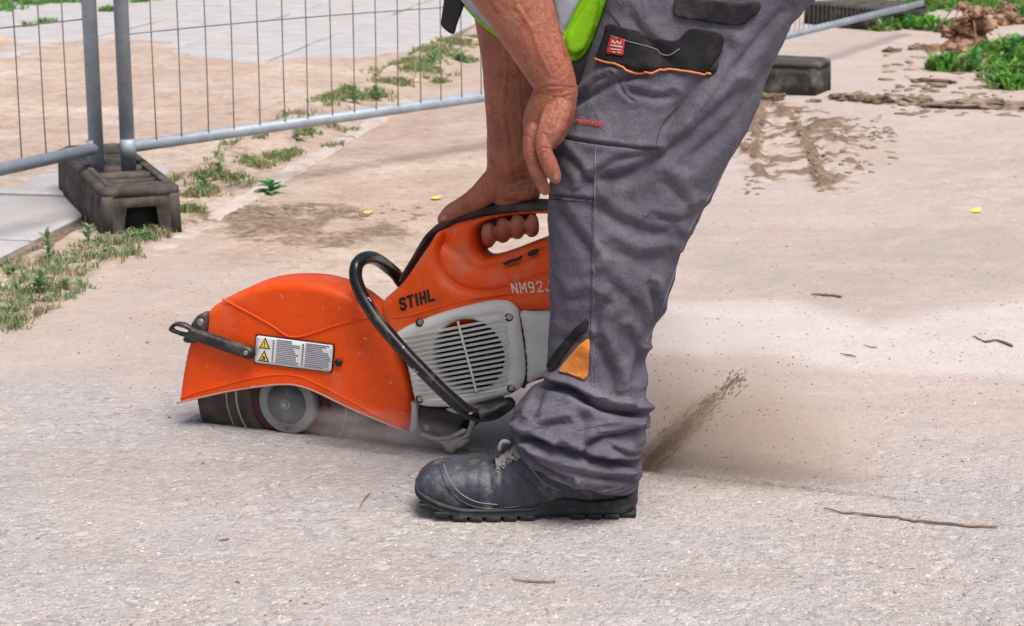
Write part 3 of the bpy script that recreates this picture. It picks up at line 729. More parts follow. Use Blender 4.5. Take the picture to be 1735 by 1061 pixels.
V3 = [(20, 2, 120, 20), (60, 6, 120, 18), (100, 4, 90, 14), (-20, 8, 60, 20), (80, 38, 30, 7), (50, 44, 16, 5), (185, 18, 36, 6), (175, 20, 16, 5), (240, 4, 40, 9), (270, 0, 20, 7), (10, 16, 40, 14)]
grass('grass', 'green grass growing over the far slabs at the top left corner', V3, .07, ('grass_lush', 'grass'), 5, .005, .7)
V4 = [(1600, 10, 200, 26), (1560, 22, 120, 18), (1680, 20, 200, 26), (1730, 30, 140, 20), (1720, 8, 160, 26), (1540, 45, 90, 16), (1500, 52, 50, 10), (1580, 52, 80, 14), (1640, 118, 110, 18), (1600, 122, 60, 12), (1690, 105, 130, 22), (1730, 90, 120, 18), (1720, 135, 120, 20), (1700, 150, 70, 14), (1660, -20, 260, 40), (1600, -30, 200, 40), (1740, -20, 200, 30)]
grass('grass', 'lush green weeds round the clay heaps at the top right', V4, .085, ('grass_lush', 'grass'), 6, .0085, .8)

def weed_leaf_mesh(m):
    v = []; f = []
    for i in range(6):
        t = i / 5; wd = .26 * math.sin(math.pi * min(.99, t * .9 + .06)) ** .8
        for k in (-1, 0, 1): v.append((t, k * wd, .30 * t - .42 * t * t + abs(k) * .07))
    for i in range(5):
        for k in range(2): a = i * 3 + k; f.append((a, a + 1, a + 4, a + 3))
    me = bpy.data.meshes.new('leaf'); me.from_pydata(v, [], f); me.materials.append(m); me.polygons.foreach_set('use_smooth', [True] * len(f)); return me
WL = {k: weed_leaf_mesh(M[k]) for k in ('weed', 'weed_green')}
def weed(px, py, wpx, n, label, kind='weed', tall=.5, seed=0):
    p = gpt(px, py); s = F / ((p - Vector((0, 0, CH))).dot(Vector((0, ct, -st)))); Rr = wpx / s / 2; r_ = random.Random(seed + px)
    e = empty('weed_plant', p); tag(e, label, 'weed', 'leafy weeds along the kerb')
    mb = MB(); mb.tube([(0, 0, -.003), (.002, 0, Rr * tall * .6), (0, .002, Rr * tall * 1.5)], [.0018, .0015, .001], 5); mb.build('stem', M[kind], e)
    for k in range(n):
        o = bpy.data.objects.new('leaf', WL[kind]); COL.objects.link(o); o.parent = e; q = k / n
        L = Rr * r_.uniform(.75, 1.1) * (1 - .35 * q); o.scale = (L, L, L); o.location = (0, 0, Rr * tall * 1.5 * q); o.rotation_euler = (r_.uniform(-.3, .3), -r_.uniform(.0, .9) - .5 * q * tall, k * 2.4 + r_.uniform(-.3, .3))
WP = [(457, 328, 62, 13, 'fresh green broad-leaved weed on the edging stone left of the fence foot gap', 'weed_green', .35),
      (82, 440, 52, 12, 'pale upright weed left of the fence foot', 'weed', 1.1),
      (150, 412, 44, 10, 'dusty weed at the left front corner of the fence foot', 'weed', .9),
      (215, 410, 40, 9, 'low weed in front of the opening in the fence foot', 'weed', .4),
      (245, 408, 40, 9, 'spreading weed at the right of the opening in the fence foot', 'weed_green', .4),
      (70, 500, 60, 12, 'grey dusty weed low at the left picture edge', 'weed', .6),
      (110, 495, 44, 10, 'faded weed half way down the left road edge', 'weed', .5),
      (345, 325, 44, 10, 'green weed in the verge just right of the fence foot', 'weed_green', .7),
      (372, 300, 40, 9, 'grey-green weed in the verge beside the second post', 'weed', .7),
      (505, 245, 38, 9, 'small weed under the fence rail by the kerb', 'weed', .7),
      (600, 188, 46, 12, 'bushy weed just above the fence rail', 'weed_green', .7),
      (638, 178, 40, 10, 'weed right of the bushy one above the rail', 'weed_green', .6),
      (735, 118, 44, 10, 'leafy weed in the far verge under the strap', 'weed_green', .6),
      (780, 108, 40, 10, 'leafy weed in the far verge beside the arm', 'weed_green', .5),
      (20, 470, 40, 9, 'flat weed on the slab edge at far left', 'weed', .3),
      (180, 436, 34, 8, 'creeping weed below the fence foot corner', 'weed', .3),
      (1650, 125, 60, 12, 'big-leaved weed below the clay heap', 'weed_green', .9),
      (1612, 118, 50, 11, 'grey weed left of the big-leaved one below the clay heap', 'weed', .7),
      (1715, 110, 60, 13, 'bright weed at the right picture edge', 'weed_green', .9),
      (1540, 52, 46, 10, 'weed in front of the far black block', 'weed_green', .6)]
for i, a in enumerate(WP): weed(*a, seed=i)

# ================================================================== FENCE
def lin(a, b, t): return a + (b - a) * t
def fence_foot(px0, py0, px1, py1, dir_back, L, label, m, Wd=.20, Hh=.125):
    """px0,py0 .. px1,py1: the front bottom corners"""
    a, b = gp(px0, py0), gp(px1, py1); c = (a + b) / 2; x = (b - a).normalized(); y = Vector((-x.y, x.x, 0))
    e = empty('rubber_base_block', c, math.atan2(x.y, x.x)); tag(e, label, 'fence foot', 'rubber feet of the site fence')
    h = Wd / 2
    def rr2(w_, l_, y0, r=.012):   # rounded rectangle
        o = []
        for cx_, cy_, a0 in ((w_ - r, y0 + l_ - r, 0), (-w_ + r, y0 + l_ - r, 90), (-w_ + r, y0 + r, 180), (w_ - r, y0 + r, 270)):
            for k in range(4): t = R(a0 + k * 30); o.append((cx_ + r * math.cos(t), cy_ + r * math.sin(t)))
        return o
    # sides, and a near-black floor that puts the pockets' shade into its colour
    mb = MB()
    for s in (-1, 1):
        V, Fc = inflate([(0, 0), (L, 0), (L, Hh - .022), (0, Hh - .022)], .0, -.028, .002, .04, fmap=(lambda q, z, w_: (s * (h + w_ - .004 * (1 if z > .06 else 0)), q, z)) if s > 0 else (lambda q, z, w_: (-(h + w_ - .004 * (1 if z > .06 else 0)), q, z)))
        mb.add(V, Fc)
    mb.box((0, L / 2, .035), (Wd - .05, L - .08, .07), mi=1); mb.build('side_wall', [m, M['dark']], e)
    # end walls with their openings
    for q, s in ((0, 1), (L, -1)):
        hole = [(-.048, .006), (.048, .006), (.038, .072), (-.036, .072)] if s > 0 else []
        V, Fc = inflate([(-h, 0), (h, 0), (h - .003, Hh - .022), (-h + .003, Hh - .022)], .0, -.03, .002, .03, holes=[hole] if hole else (), fmap=lambda x_, z, w_: (x_, q - s * w_, z))
        MB().add(V, Fc).build('end_wall', m, e)
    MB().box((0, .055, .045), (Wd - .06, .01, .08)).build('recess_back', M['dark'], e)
    # top plate with its pockets and post holes
    holes = []; yy = .05
    while yy < L - .09:
        holes += [resample([(a, yy), (b, yy), (b, yy + .040), (a, yy + .040)], .012, True) for a, b in (((-.066, .066),) if int(yy * 100) % 2 else ((-.066, -.012), (.012, .066)))]; yy += .062
    V, Fc = inflate(resample(rr2(h, L, 0, .02), .012, True), Hh, Hh - .026, .008, .02, holes=holes, rb=.001, fmap=lambda x_, y_, z: (x_, y_, z))
    MB().add(V, Fc).build('top_plate', m, e)
    V, Fc = inflate(resample(rr2(h - .018, L - .036, .018, .02), .012, True), Hh + .006, Hh - .01, .003, .02, holes=[resample(rr2(h - .034, L - .068, .034, .015), .012, True)], fmap=lambda x_, y_, z: (x_, y_, z))
    MB().add(V, Fc).build('top_rim', m, e)
    return e
fence_foot(181, 403, 302, 394.5, 0, .76, 'brown rubber fence foot with an opening in its end, carrying the two posts', M['block'], .20, .125)
def far_foot(pts, label, L, m, hh=.125):
    a, b = gp(*pts[0]), gp(*pts[1]); return fence_foot(*pts[0], *pts[1], 0, L, label, m, (b - a).length, hh)
far_foot(((1120, 149), (1381, 163)), 'dark fence foot behind the thigh, on the pale ground', .23, M['block_dark'], .13)
far_foot(((1476, 52), (1572, 44)), 'black fence foot in the weeds at the end of the far rail', .5, M['block_dark'], .125)

POST_A = gp(218, 287, .115); POST_B = gp(165, 289, .115)
DR = (gp(825, 168, .175) - gp(235, 252, .175)); DR.z = 0; DR.normalize()
DL = (gp(-40, 307, .175) - gp(158, 262, .175)); DL.z = 0; DL.normalize()
def panel(base, dr, Lp, label, first=.085, gap=.094, Hp=2.0, hz=(.30, .9, 1.5), rail_z=.175, n=36, wr=.0019, posts=(True, True), name='mesh_fence'):
    e = empty(name, (base.x, base.y, 0), math.atan2(dr.y, dr.x)); tag(e, label, 'fence', 'mesh fence panels round the works')
    pr = .0195
    if posts[0]: MB().tube([(0, 0, .06), (0, 0, Hp)], pr, 20, rnd=False).build('post', M['galv'], e)
    if posts[1]: MB().tube([(Lp, 0, .06), (Lp, 0, Hp)], pr, 20, rnd=False).build('post', M['galv'], e)
    MB().tube([(pr * .6, 0, rail_z), (Lp - pr * .6, 0, rail_z)], .0165, 18, rnd=False).build('rail', M['galv'], e)
    MB().tube([(pr * .6, 0, Hp - .03), (Lp - pr * .6, 0, Hp - .03)], .0165, 12, rnd=False).build('rail', M['galv'], e)
    MB().tube([(0, -.004, rail_z - .028), (0, -.004, rail_z + .022)], pr + .0015, 18, rnd=False).build('weld_collar', M['galv'], e)
    r_ = random.Random(int(Lp * 1000) + n)
    x = first
    for k in range(n):
        if x > Lp - .03: break
        mb = MB(); ph = r_.uniform(0, 6)
        mb.tube([(x + .003 * math.sin(ph + z * 2.2) + .0015 * math.sin(z * 9 + ph), -.012, z) for z in np.linspace(rail_z, Hp - .03, 14)], wr, 5, rnd=False); mb.build('wire', M['wire'], e); x += gap
    for z in hz:
        mb = MB(); mb.tube([(q, -.016, z + rail_z + .004 * math.sin(q * 3)) for q in np.linspace(0, Lp, 24)], wr, 5, rnd=False); mb.build('cross_wire', M['wire'], e)
    return e
P2 = POST_A + DR * 3.5
panel(POST_A, DR, 2.95, 'galvanised mesh panel running right behind the arm from the second post')
panel(POST_B, DL, 3.0, 'galvanised mesh panel running off the left edge from the first post', first=.10, gap=.094, hz=(.34, .9, 1.5))
a_ = gp(1335, 62, .17); b_ = gp(1562, 7, .17); d3 = (b_ - a_); d3.z = 0; L3 = d3.length; d3.normalize()
s3 = a_ - d3 * .9; s3.z = 0
panel(s3, d3, L3 + .9, 'far mesh panel of close wires against bright ground, right of the thigh', first=.05, gap=.06, n=60, wr=.0014, hz=(.3, .6), posts=(True, False))

# ================================================================== SAW
saw = empty('cut_off_saw', O, ANG)
tag(saw, 'orange and pale grey petrol cut-off saw cutting the road, gripped by the worker', 'saw')
Nn = -V_
def S(px, py, w_=0.0):
    """photo pixel on the saw's own upright plane, w_ towards the camera -> (along, height)"""
    d = ray(px, py); C0 = Vector((0, 0, CH)); t = ((O + Nn * w_ - C0).dot(Nn)) / d.dot(Nn); p = C0 + d * t - O
    return (p.dot(U), p.z)
def SW(px, py, w_=0.0):
    u_, z = S(px, py, w_); return O + U * u_ + Nn * w_ + Vector((0, 0, z))
def SL3(px, py, w_=0.0):
    u_, z = S(px, py, w_); return Vector((u_, -w_, z))
fm = lambda u_, z, w_: (u_, -w_, z)
def S2(pts, w_): return [S(x, y, w_) for x, y in pts]
def sm(pts, step=.004, per=5): return resample(cr(pts, per, True), step, True)
HUB = S(493, 679.5, 0)

# blade and flange
RB = .1765
ob = MB(); ob.disc((HUB[0], .0018, HUB[1]), (0, -1, 0), RB, .0036, 96); blade = ob.build('blade', M['blade'], saw)
bm_ = [x for x in blade.modifiers]
for ra, rb_, mm, nm, hh in ((.074, .050, 'bladered', 'blade_label', .0024), (.104, .100, 'steel', 'wear_ring', .0022), (.122, .1195, 'steel', 'wear_ring', .0022)):
    V, Fc = inflate([(HUB[0] + ra * math.cos(t), HUB[1] + ra * math.sin(t)) for t in np.linspace(0, 2 * math.pi, 72, endpoint=False)], hh, .0, .0003, .01, holes=[[(HUB[0] + rb_ * math.cos(t), HUB[1] + rb_ * math.sin(t)) for t in np.linspace(0, 2 * math.pi, 60, endpoint=False)]], fmap=fm)
    MB().add(V, Fc).build(nm, M[mm], blade)
fl = MB(); c = Vector((HUB[0], 0, HUB[1]))
prof = [(.0, .0535), (.006, .0545), (.0135, .0525), (.0165, .049), (.017, .036), (.0155, .031), (.010, .0285), (.0095, .016)]
fl.tube([c + Vector((0, -a, 0)) for a, r_ in prof], [r_ for a, r_ in prof], 56, rnd=False); fl.build('flange', M['flange'], saw)
MB().disc(c + Vector((0, -.0085, 0)), (0, -1, 0), .0285, .002, 48).build('flange_recess', M['blade'], saw)
nb = MB(); nb.disc(c + Vector((0, -.0095, 0)), (0, -1, 0), .0165, .003, 32, bev=.001); nb.disc(c + Vector((0, -.012, 0)), (0, -1, 0), .0105, .010, 6, bev=.0015); nb.disc(c + Vector((0, -.021, 0)), (0, -1, 0), .005, .005, 16, bev=.001)
nb.build('hub_nut', M['flange'], saw)

# guard: a hollow shell open at the bottom
GW, GB_ = .046, -.034
arc_px = [(299.5, 683), (301, 668), (304, 645), (308, 620), (314, 592), (324, 566), (338, 543), (356, 522), (387, 503), (419, 488.5), (453, 480), (487, 477.5), (528, 480), (562, 489), (592, 504), (619, 524), (642, 546), (660, 568), (674, 594), (685, 628), (692, 664), (694.5, 692), (693, 722), (687, 732)]
bot_px = [(687, 732), (664, 722), (643, 713.5), (592, 691.5), (562, 677), (545, 668.5), (528, 661), (507, 654), (480, 651.5), (440, 655), (389, 663), (338, 674), (299.5, 683)]
arc = resample(cr(S2(arc_px, GW), 6), .006); bot = resample(cr(S2(bot_px, GW), 6), .006)
outl = np.vstack([arc, bot[1:-1]])
rid1 = S2([(378, 507), (400, 519), (430, 535), (460, 552), (480, 566), (491, 571), (507, 571), (530, 565), (558, 555), (590, 546), (618, 539), (640, 535)], GW)
rid2 = S2([(306, 675), (340, 663), (372, 655), (400, 647), (423, 642), (450, 637), (474, 635), (494, 636), (515, 641), (540, 652), (562, 663), (590, 678), (643, 706), (684, 724)], GW)
def guard_relief(x, y):
    d1, s1_ = segdist(x, y, rid1, signed=True); d2, s2_ = segdist(x, y, rid2, signed=True)
    return .0010 * sstep(0, .012, d1 * s1_) - .0012 * sstep(.0, .010, d2 * s2_) + .0008 * fbm(x * 16, y * 16, 3, 44)
def guard_mesh():
    n = len(outl); E = [(i, (i + 1) % n) for i in range(n)]
    mn, mx = outl.min(0), outl.max(0); step = .0028
    gx, gy = np.meshgrid(np.arange(mn[0], mx[0], step), np.arange(mn[1], mx[1], step)); gx = gx + (np.arange(gx.shape[0]) % 2)[:, None] * step * .5
    gx, gy = gx.ravel(), gy.ravel(); ok = inside(gx, gy, outl) & (segdist(gx, gy, outl, True) > step * .5); gx, gy = gx[ok], gy[ok]
    A = np.vstack([outl, np.stack([gx, gy], 1)])
    vv, ee, ff, *_ = delaunay_2d_cdt([Vector(p) for p in A], E, [], 0, 1e-7); A = np.array([[p.x, p.y] for p in vv])
    tri = np.array([f for f in ff if len(f) == 3]); cen = A[tri].mean(1); tri = tri[inside(cen[:, 0], cen[:, 1], outl)]
    d = segdist(A[:, 0], A[:, 1], arc); r = .016; q = 1 - np.clip(d / r, 0, 1); drop = r * (1 - np.sqrt(np.clip(1 - q * q, 0, 1)))
    wf = GW - drop + guard_relief(A[:, 0], A[:, 1]) * sstep(0, .012, d); wb = GB_ + drop * .6; n2 = len(A)
    V = [fm(A[i, 0], A[i, 1], wf[i]) for i in range(n2)] + [fm(A[i, 0], A[i, 1], wb[i]) for i in range(n2)]
    Fc = [tuple(t) for t in tri] + [(t[2] + n2, t[1] + n2, t[0] + n2) for t in tri]
    on = set(np.where(segdist(A[:, 0], A[:, 1], arc) < 1e-5)[0].tolist()); dirs = set()
    for t in tri:
        for a, b in ((t[0], t[1]), (t[1], t[2]), (t[2], t[0])): dirs.add((int(a), int(b)))
    for a, b in dirs:
        if (b, a) not in dirs and a in on and b in on: Fc.append((b, a, a + n2, b + n2))
    o = MB().add(V, Fc).build('blade_guard', M['orange_guard'], saw); md = o.modifiers.new('shell', 'SOLIDIFY'); md.thickness = .0028; md.offset = -1
    return o
guard = guard_mesh()
# bare rim along the open lower edge
MB().tube([Vector(fm(x, z, GW + .0002)) for x, z in resample(np.array(bot), .01)], .0016, 6).build('worn_rim', mat('scuffed_guard_rim', (.45, .25, .18), .6, dust=.7, dlow=.4), guard)
MB().disc(SL3(574, 614, GW + .0015), (0, -1, 0), .0062, .0032, 20).build('plug', M['black'], guard)

# sticker on the guard with its print
sq = [(436, 567.6), (566, 584.6), (562.5, 629.5), (432.5, 613.4)]
def on_sticker(a, b, w_=.0045):
    x = lin(lin(sq[0][0], sq[1][0], a), lin(sq[3][0], sq[2][0], a), b); y = lin(lin(sq[0][1], sq[1][1], a), lin(sq[3][1], sq[2][1], a), b)
    return S(x, y, GW + w_)
V, Fc = inflate(resample([on_sticker(a, b, 0) for a, b in ((.02, 0), (.98, 0), (1, .05), (1, .95), (.98, 1), (.02, 1), (0, .95), (0, .05))], .003, True), GW + .0036, GW - .003, .0002, .01, fmap=fm)
stk = MB().add(V, Fc).build('warning_sticker', M['sticker'], guard)
V, Fc = inflate(resample([on_sticker(-.012, -.03, 0), on_sticker(1.012, -.03, 0), on_sticker(1.012, 1.03, 0), on_sticker(-.012, 1.03, 0)], .01, True), GW + .0030, GW - .003, .0002, .01, fmap=fm)
MB().add(V, Fc).build('sticker_border', M['black_print'], guard)
def flat(mb, pts2, w_, mi=0, th=.0005):
    n = len(pts2); v = [fm(x, z, w_ + th) for x, z in pts2] + [fm(x, z, w_) for x, z in pts2]
    mb.add(v, [tuple(range(n)), tuple(reversed(range(n, 2 * n)))] + [(i, i + n, (i + 1) % n + n, (i + 1) % n) for i in range(n)], mi)
pm = MB(); r_ = random.Random(2)
for c0, c1, rows in ((.255, .56, 13), (.635, .965, 13)):
    for k in range(rows):
        b = .09 + .84 * k / (rows - 1); e1 = c1 - (r_.random() ** 2) * .12; flat(pm, [on_sticker(c0, b - .016), on_sticker(e1, b - .016), on_sticker(e1, b + .016), on_sticker(c0, b + .016)], GW + .0036)
for k in range(9):
    for a0 in (.205, .59):
        b = .12 + .8 * k / 9; flat(pm, [on_sticker(a0, b), on_sticker(a0 + .022, b), on_sticker(a0 + .022, b + .06), on_sticker(a0, b + .06)], GW + .0036)
pm.build('print_lines', M['print'], stk, smooth=False)
for b0, sym in ((.05, 0), (.53, 1)):
    tb = MB(); flat(tb, [on_sticker(.035, b0 + .42), on_sticker(.105, b0), on_sticker(.175, b0 + .42)], GW + .0036); tb.build('warning_triangle', M['black_print'], stk, smooth=False)
    tb = MB(); flat(tb, [on_sticker(.056, b0 + .38), on_sticker(.105, b0 + .085), on_sticker(.154, b0 + .38)], GW + .0043); tb.build('warning_triangle', M['yellow'], stk, smooth=False)
    tb = MB()
    if sym == 0:
        flat(tb, [on_sticker(.099, b0 + .15), on_sticker(.111, b0 + .15), on_sticker(.108, b0 + .28), on_sticker(.102, b0 + .28)], GW + .005); flat(tb, [on_sticker(.099, b0 + .31), on_sticker(.111, b0 + .31), on_sticker(.111, b0 + .345), on_sticker(.099, b0 + .345)], GW + .005)
    else:
        flat(tb, [on_sticker(.085, b0 + .26), on_sticker(.103, b0 + .20), on_sticker(.126, b0 + .26), on_sticker(.130, b0 + .31), on_sticker(.10, b0 + .28)], GW + .005); flat(tb, [on_sticker(.075, b0 + .32), on_sticker(.13, b0 + .335), on_sticker(.13, b0 + .355), on_sticker(.075, b0 + .345)], GW + .005)
    tb.build('warning_symbol', M['black_print'], stk, smooth=False)

# black adjusting lever on the guard
LW = GW + .010
bar = [(287, 556), (296, 547), (312, 546), (330, 556), (360, 566), (400, 580), (420, 585), (431, 594), (431, 604), (422, 609), (408, 604), (370, 591), (330, 577), (305, 568), (290, 562)]
slot_ = [(294, 555.5), (302, 552.5), (318, 558), (320, 562), (312, 563), (298, 559)]
V, Fc = inflate(sm(S2(bar, LW), .0035), LW + .008, LW - .008, .006, .004, holes=[sm(S2(slot_, LW), .003, 3)], fmap=fm)
lev = MB().add(V, Fc).build('adjusting_lever', M['black'], saw)
br = [(326, 549), (338, 533), (350, 530), (353, 540), (351, 560), (345, 574), (332, 580), (318, 580), (312, 574), (322, 562)]
V, Fc = inflate(sm(S2(br, LW - .008), .0035), LW - .001, LW - .022, .003, .005, fmap=fm); MB().add(V, Fc).build('lever_bracket', M['black'], lev)
for x, y, rr_, ww in ((340.6, 546, .0050, LW), (417.6, 597.5, .0040, LW + .007)):
    mb = MB(); mb.disc(SL3(x, y, ww - .002), (0, -1, 0), rr_ * 1.35, .003, 20, bev=.001); mb.disc(SL3(x, y, ww), (0, -1, 0), rr_, .004, 16, bev=.001); mb.build('bolt', M['steel'], lev)

# --- body: main cover, handle loop, starter cover, rear housing
BW = .052
loop_px = [(676, 496), (690, 474), (702, 452), (714, 432), (726, 413), (740, 397), (756, 386), (774, 378), (800, 372), (830, 367), (864, 363), (900, 359), (930, 357), (975, 358), (1015, 372), (1035, 400), (1030, 440), (1010, 470), (960, 500), (900, 512), (830, 522), (760, 530), (700, 530), (676, 515)]
hole_px = [(799.5, 408), (802, 392), (817, 378), (846, 370.5), (885, 366), (930, 365), (970, 367), (998, 380), (992, 396), (962, 402), (937, 403), (900, 414), (856, 431), (822, 440.5), (808, 436), (801, 424)]
HWn, HBk = .018, -.052
def handle_relief(x, y):
    # shallow bowl between the grip opening and the body's shoulder
    b1, z1 = S(842, 400, 0)
    return 0 * x
V, Fc = inflate(sm(S2(loop_px, HWn), .004), HWn, HBk, .016, .004, holes=[sm(S2(hole_px, HWn), .004)], fmap=fm)
MB().add(V, Fc).build('rear_handle', M['orange'], saw)
body_px = [(644, 512), (660, 497), (674, 484), (688, 466), (700, 448), (712, 430), (722, 416), (731, 401), (738, 396), (741, 404), (738, 430), (741, 452), (749, 468), (764, 482), (785, 492), (812, 496), (836, 495), (864, 484), (900, 470), (935, 457), (975, 444), (1000, 450), (1012, 480), (1010, 520), (975, 534), (934, 531), (880, 532), (820, 545), (760, 560), (700, 574), (672, 578), (655, 566), (646, 545), (640, 525)]
V, Fc = inflate(sm(S2(body_px, BW), .004), BW, -.10, .019, .004, rb=.02, fmap=fm)
cov = MB().add(V, Fc).build('top_cover', M['orange'], saw)
# shoulder blending handle into cover
sh_px = [(725, 420), (745, 410), (775, 430), (800, 450), (850, 442), (900, 424), (945, 408), (1000, 410), (1005, 470), (900, 500), (800, 510), (740, 480)]
V, Fc = inflate(sm(S2(sh_px, .035), .004), .036, -.08, .030, .005, rb=.02, fmap=fm)
MB().add(V, Fc).build('cover_shoulder', M['orange'], cov)
# small vents and a moulding line in the cover
for pts in ([(851, 447), (862, 441), (874, 438), (882, 434), (881, 440), (870, 444), (858, 449)], [(893, 429), (902, 424), (911, 423), (909, 430), (897, 434)]):
    V, Fc = inflate(sm(S2(pts, .037), .002, 4), .0375, .030, .001, .003, fmap=fm); MB().add(V, Fc).build('vent_slot', M['dark'], cov)
MB().tube([SL3(x, y, BW - .0005) for x, y in cr([(668, 538), (700, 533), (740, 521), (780, 511), (830, 501), (870, 497)], 4)], .0018, 8).build('moulding_line', M['orange'], cov)
# soft black grip strip over the top of the handle
strip = [(686, 470), (693, 455), (704, 437), (716, 417), (730, 397), (744, 381), (762, 369), (785, 360), (815, 351), (846, 345), (890, 341), (935, 343), (985, 350), (1018, 366)]
gr = cr([SL3(x, y + (3 if i < 5 else 7), -.017) for i, (x, y) in enumerate(strip)], 5); n_ = len(gr)
MB().tube(gr, [(lin(.0045, .0095, min(1, max(0, (i / n_ - .15) / .3))), .024) for i in range(n_)], 18, up=None and (0, 0, 1), pw=2.6).build('grip_strip', M['rubber'], saw) if False else None
mb = MB(); rings = []
for i, p in enumerate(gr):
    T_ = (gr[min(i + 1, n_ - 1)] - gr[max(i - 1, 0)]) if False else (Vector(gr[min(i + 1, n_ - 1)]) - Vector(gr[max(i - 1, 0)]))
    T_.normalize(); Bn = Vector((0, 1, 0)); An = T_.cross(Bn).normalized(); hh = lin(.0035, .0095, min(1, max(0, (i / n_ - .2) / .3)))
    rings.append([Vector(p) + An * (math.copysign(abs(math.sin(t)) ** .7, math.sin(t)) * hh) + Bn * (math.copysign(abs(math.cos(t)) ** .7, math.cos(t)) * .0235) for t in np.linspace(0, 2 * math.pi, 20, endpoint=False)])
v = [q for r0 in rings for q in r0]; f = [(i * 20 + k, i * 20 + (k + 1) % 20, (i + 1) * 20 + (k + 1) % 20, (i + 1) * 20 + k) for i in range(n_ - 1) for k in range(20)] + [tuple(range(20)), tuple((n_ - 1) * 20 + k for k in range(20))]
mb.add(v, f); mb.build('grip_strip', M['rubber'], saw)

# starter cover with slats over the fan opening
CW = BW + .013
cov_px = [(663, 573), (668, 566), (682, 557), (700, 549), (728, 538), (757, 528.5), (793, 519), (826, 512.5), (845, 511.5), (859, 514), (870, 523), (875, 536), (880, 566), (885, 603), (886.5, 630), (884, 648), (876, 662), (862, 670), (845, 675), (815, 683), (785, 689), (765, 692), (735, 692), (712, 690), (701, 683), (696, 665), (690, 636), (681, 603), (671, 584)]
fan_c = S(793, 603.5, CW); fan_r = abs(S(851, 603, CW)[0] - S(736, 603, CW)[0]) / 2
fan = [(fan_c[0] + fan_r * math.cos(t), fan_c[1] + fan_r * math.sin(t)) for t in np.linspace(0, 2 * math.pi, 60, endpoint=False)]
cov_out = sm(S2(cov_px, CW), .004)
def slat_line(k):
    y = 538 + 8.75 * k; return (862 if k < 14 else 858, y), (664, y + 38 - .5 * k)
def cov_relief(x, y):
    return -.003 * sstep(.016, .020, segdist(x, y, cov_out, True))
V, Fc = inflate(cov_out, CW, CW - .030, .010, .004, holes=[fan], relief=cov_relief, rb=.003, fmap=fm)
sc_ = MB().add(V, Fc).build('starter_cover', M['greyp'], saw)
MB().disc(Vector(fm(*fan_c, CW - .028)), (0, -1, 0), fan_r + .004, .004, 48).build('fan_recess', M['dark'], sc_)
fan2 = MB()
for k in range(10):
    t = k * .628; a = Vector((math.cos(t), 0, math.sin(t))); fan2.box(Vector(fm(*fan_c, CW - .022)) + a * fan_r * .5, (fan_r * .8, .006, .002), Matrix.Rotation(-t, 3, 'Y'))
fan2.build('fan_blades', M['black'], sc_)
inner = S2([(672, 580), (700, 556), (760, 535), (826, 521), (856, 522), (866, 535), (872, 575), (876, 615), (876, 640), (862, 658), (835, 666), (780, 680), (712, 682), (702, 670), (696, 636), (686, 603)], CW)
for k in range(17):
    (x1, y1), (x0, y0) = slat_line(k); xs = np.linspace(x0, x1, 160); ys = y0 + (y1 - y0) * ((xs - x0) / (x1 - x0)) ** 1.06
    P = np.array([S(a, b, CW) for a, b in zip(xs, ys)]); ok = inside(P[:, 0], P[:, 1], inner)
    if ok.sum() < 12: continue
    P = P[ok]; a = P[::6]
    mb = MB(); v = []; f = []
    for q, (u_, z) in enumerate(a):
        dz = .0021
        v += [fm(u_, z - dz, CW - .006), fm(u_, z - dz * .75, CW + .0002), fm(u_, z + dz * .75, CW + .0012), fm(u_, z + dz, CW - .006)]
    for q in range(len(a) - 1):
        for e_ in range(4): f.append((q * 4 + e_, q * 4 + (e_ + 1) % 4, q * 4 + 4 + (e_ + 1) % 4, q * 4 + 4 + e_))
    f += [(0, 1, 2, 3), tuple((len(a) - 1) * 4 + q for q in range(4))]
    mb.add(v, f); mb.build('slat', M['greyp'], sc_, smooth=False)
mb = MB(); mb.tube([SL3(x, y, CW + .0012) for x, y in ((776, 546), (786, 585), (797, 625), (807, 664))], .0019, 8); mb.build('spoke', M['greyp'], sc_)
for x, y in ((863.6, 537), (867, 657.6), (712, 546), (712, 676)):
    mb = MB(); mb.disc(SL3(x, y, CW - .004), (0, -1, 0), .0068, .0046, 20, bev=.001, mi=0); mb.disc(SL3(x, y, CW + .0001), (0, -1, 0), .0046, .0018, 16, mi=1, bev=.0006); mb.build('screw', [M['dark'], M['steel']], sc_)
# black gasket gap and rear housing
rear_px = [(878, 531), (900, 530), (935, 529), (985, 530), (1012, 528), (1016, 560), (1005, 600), (985, 622), (955, 630), (926, 637), (905, 645), (892, 651), (888, 640), (888, 610), (884, 570)]
V, Fc = inflate(sm(S2(rear_px, BW + .004), .005), BW + .004, -.09, .008, .006, fmap=fm); MB().add(V, Fc).build('rear_housing', M['greyp'], saw)
MB().tube([SL3(x, y, BW - .002) for x, y in cr([(874, 524), (881, 545), (886, 575), (890, 605), (891, 632), (887, 654)], 5)], .004, 10).build('gasket', M['black'], saw)
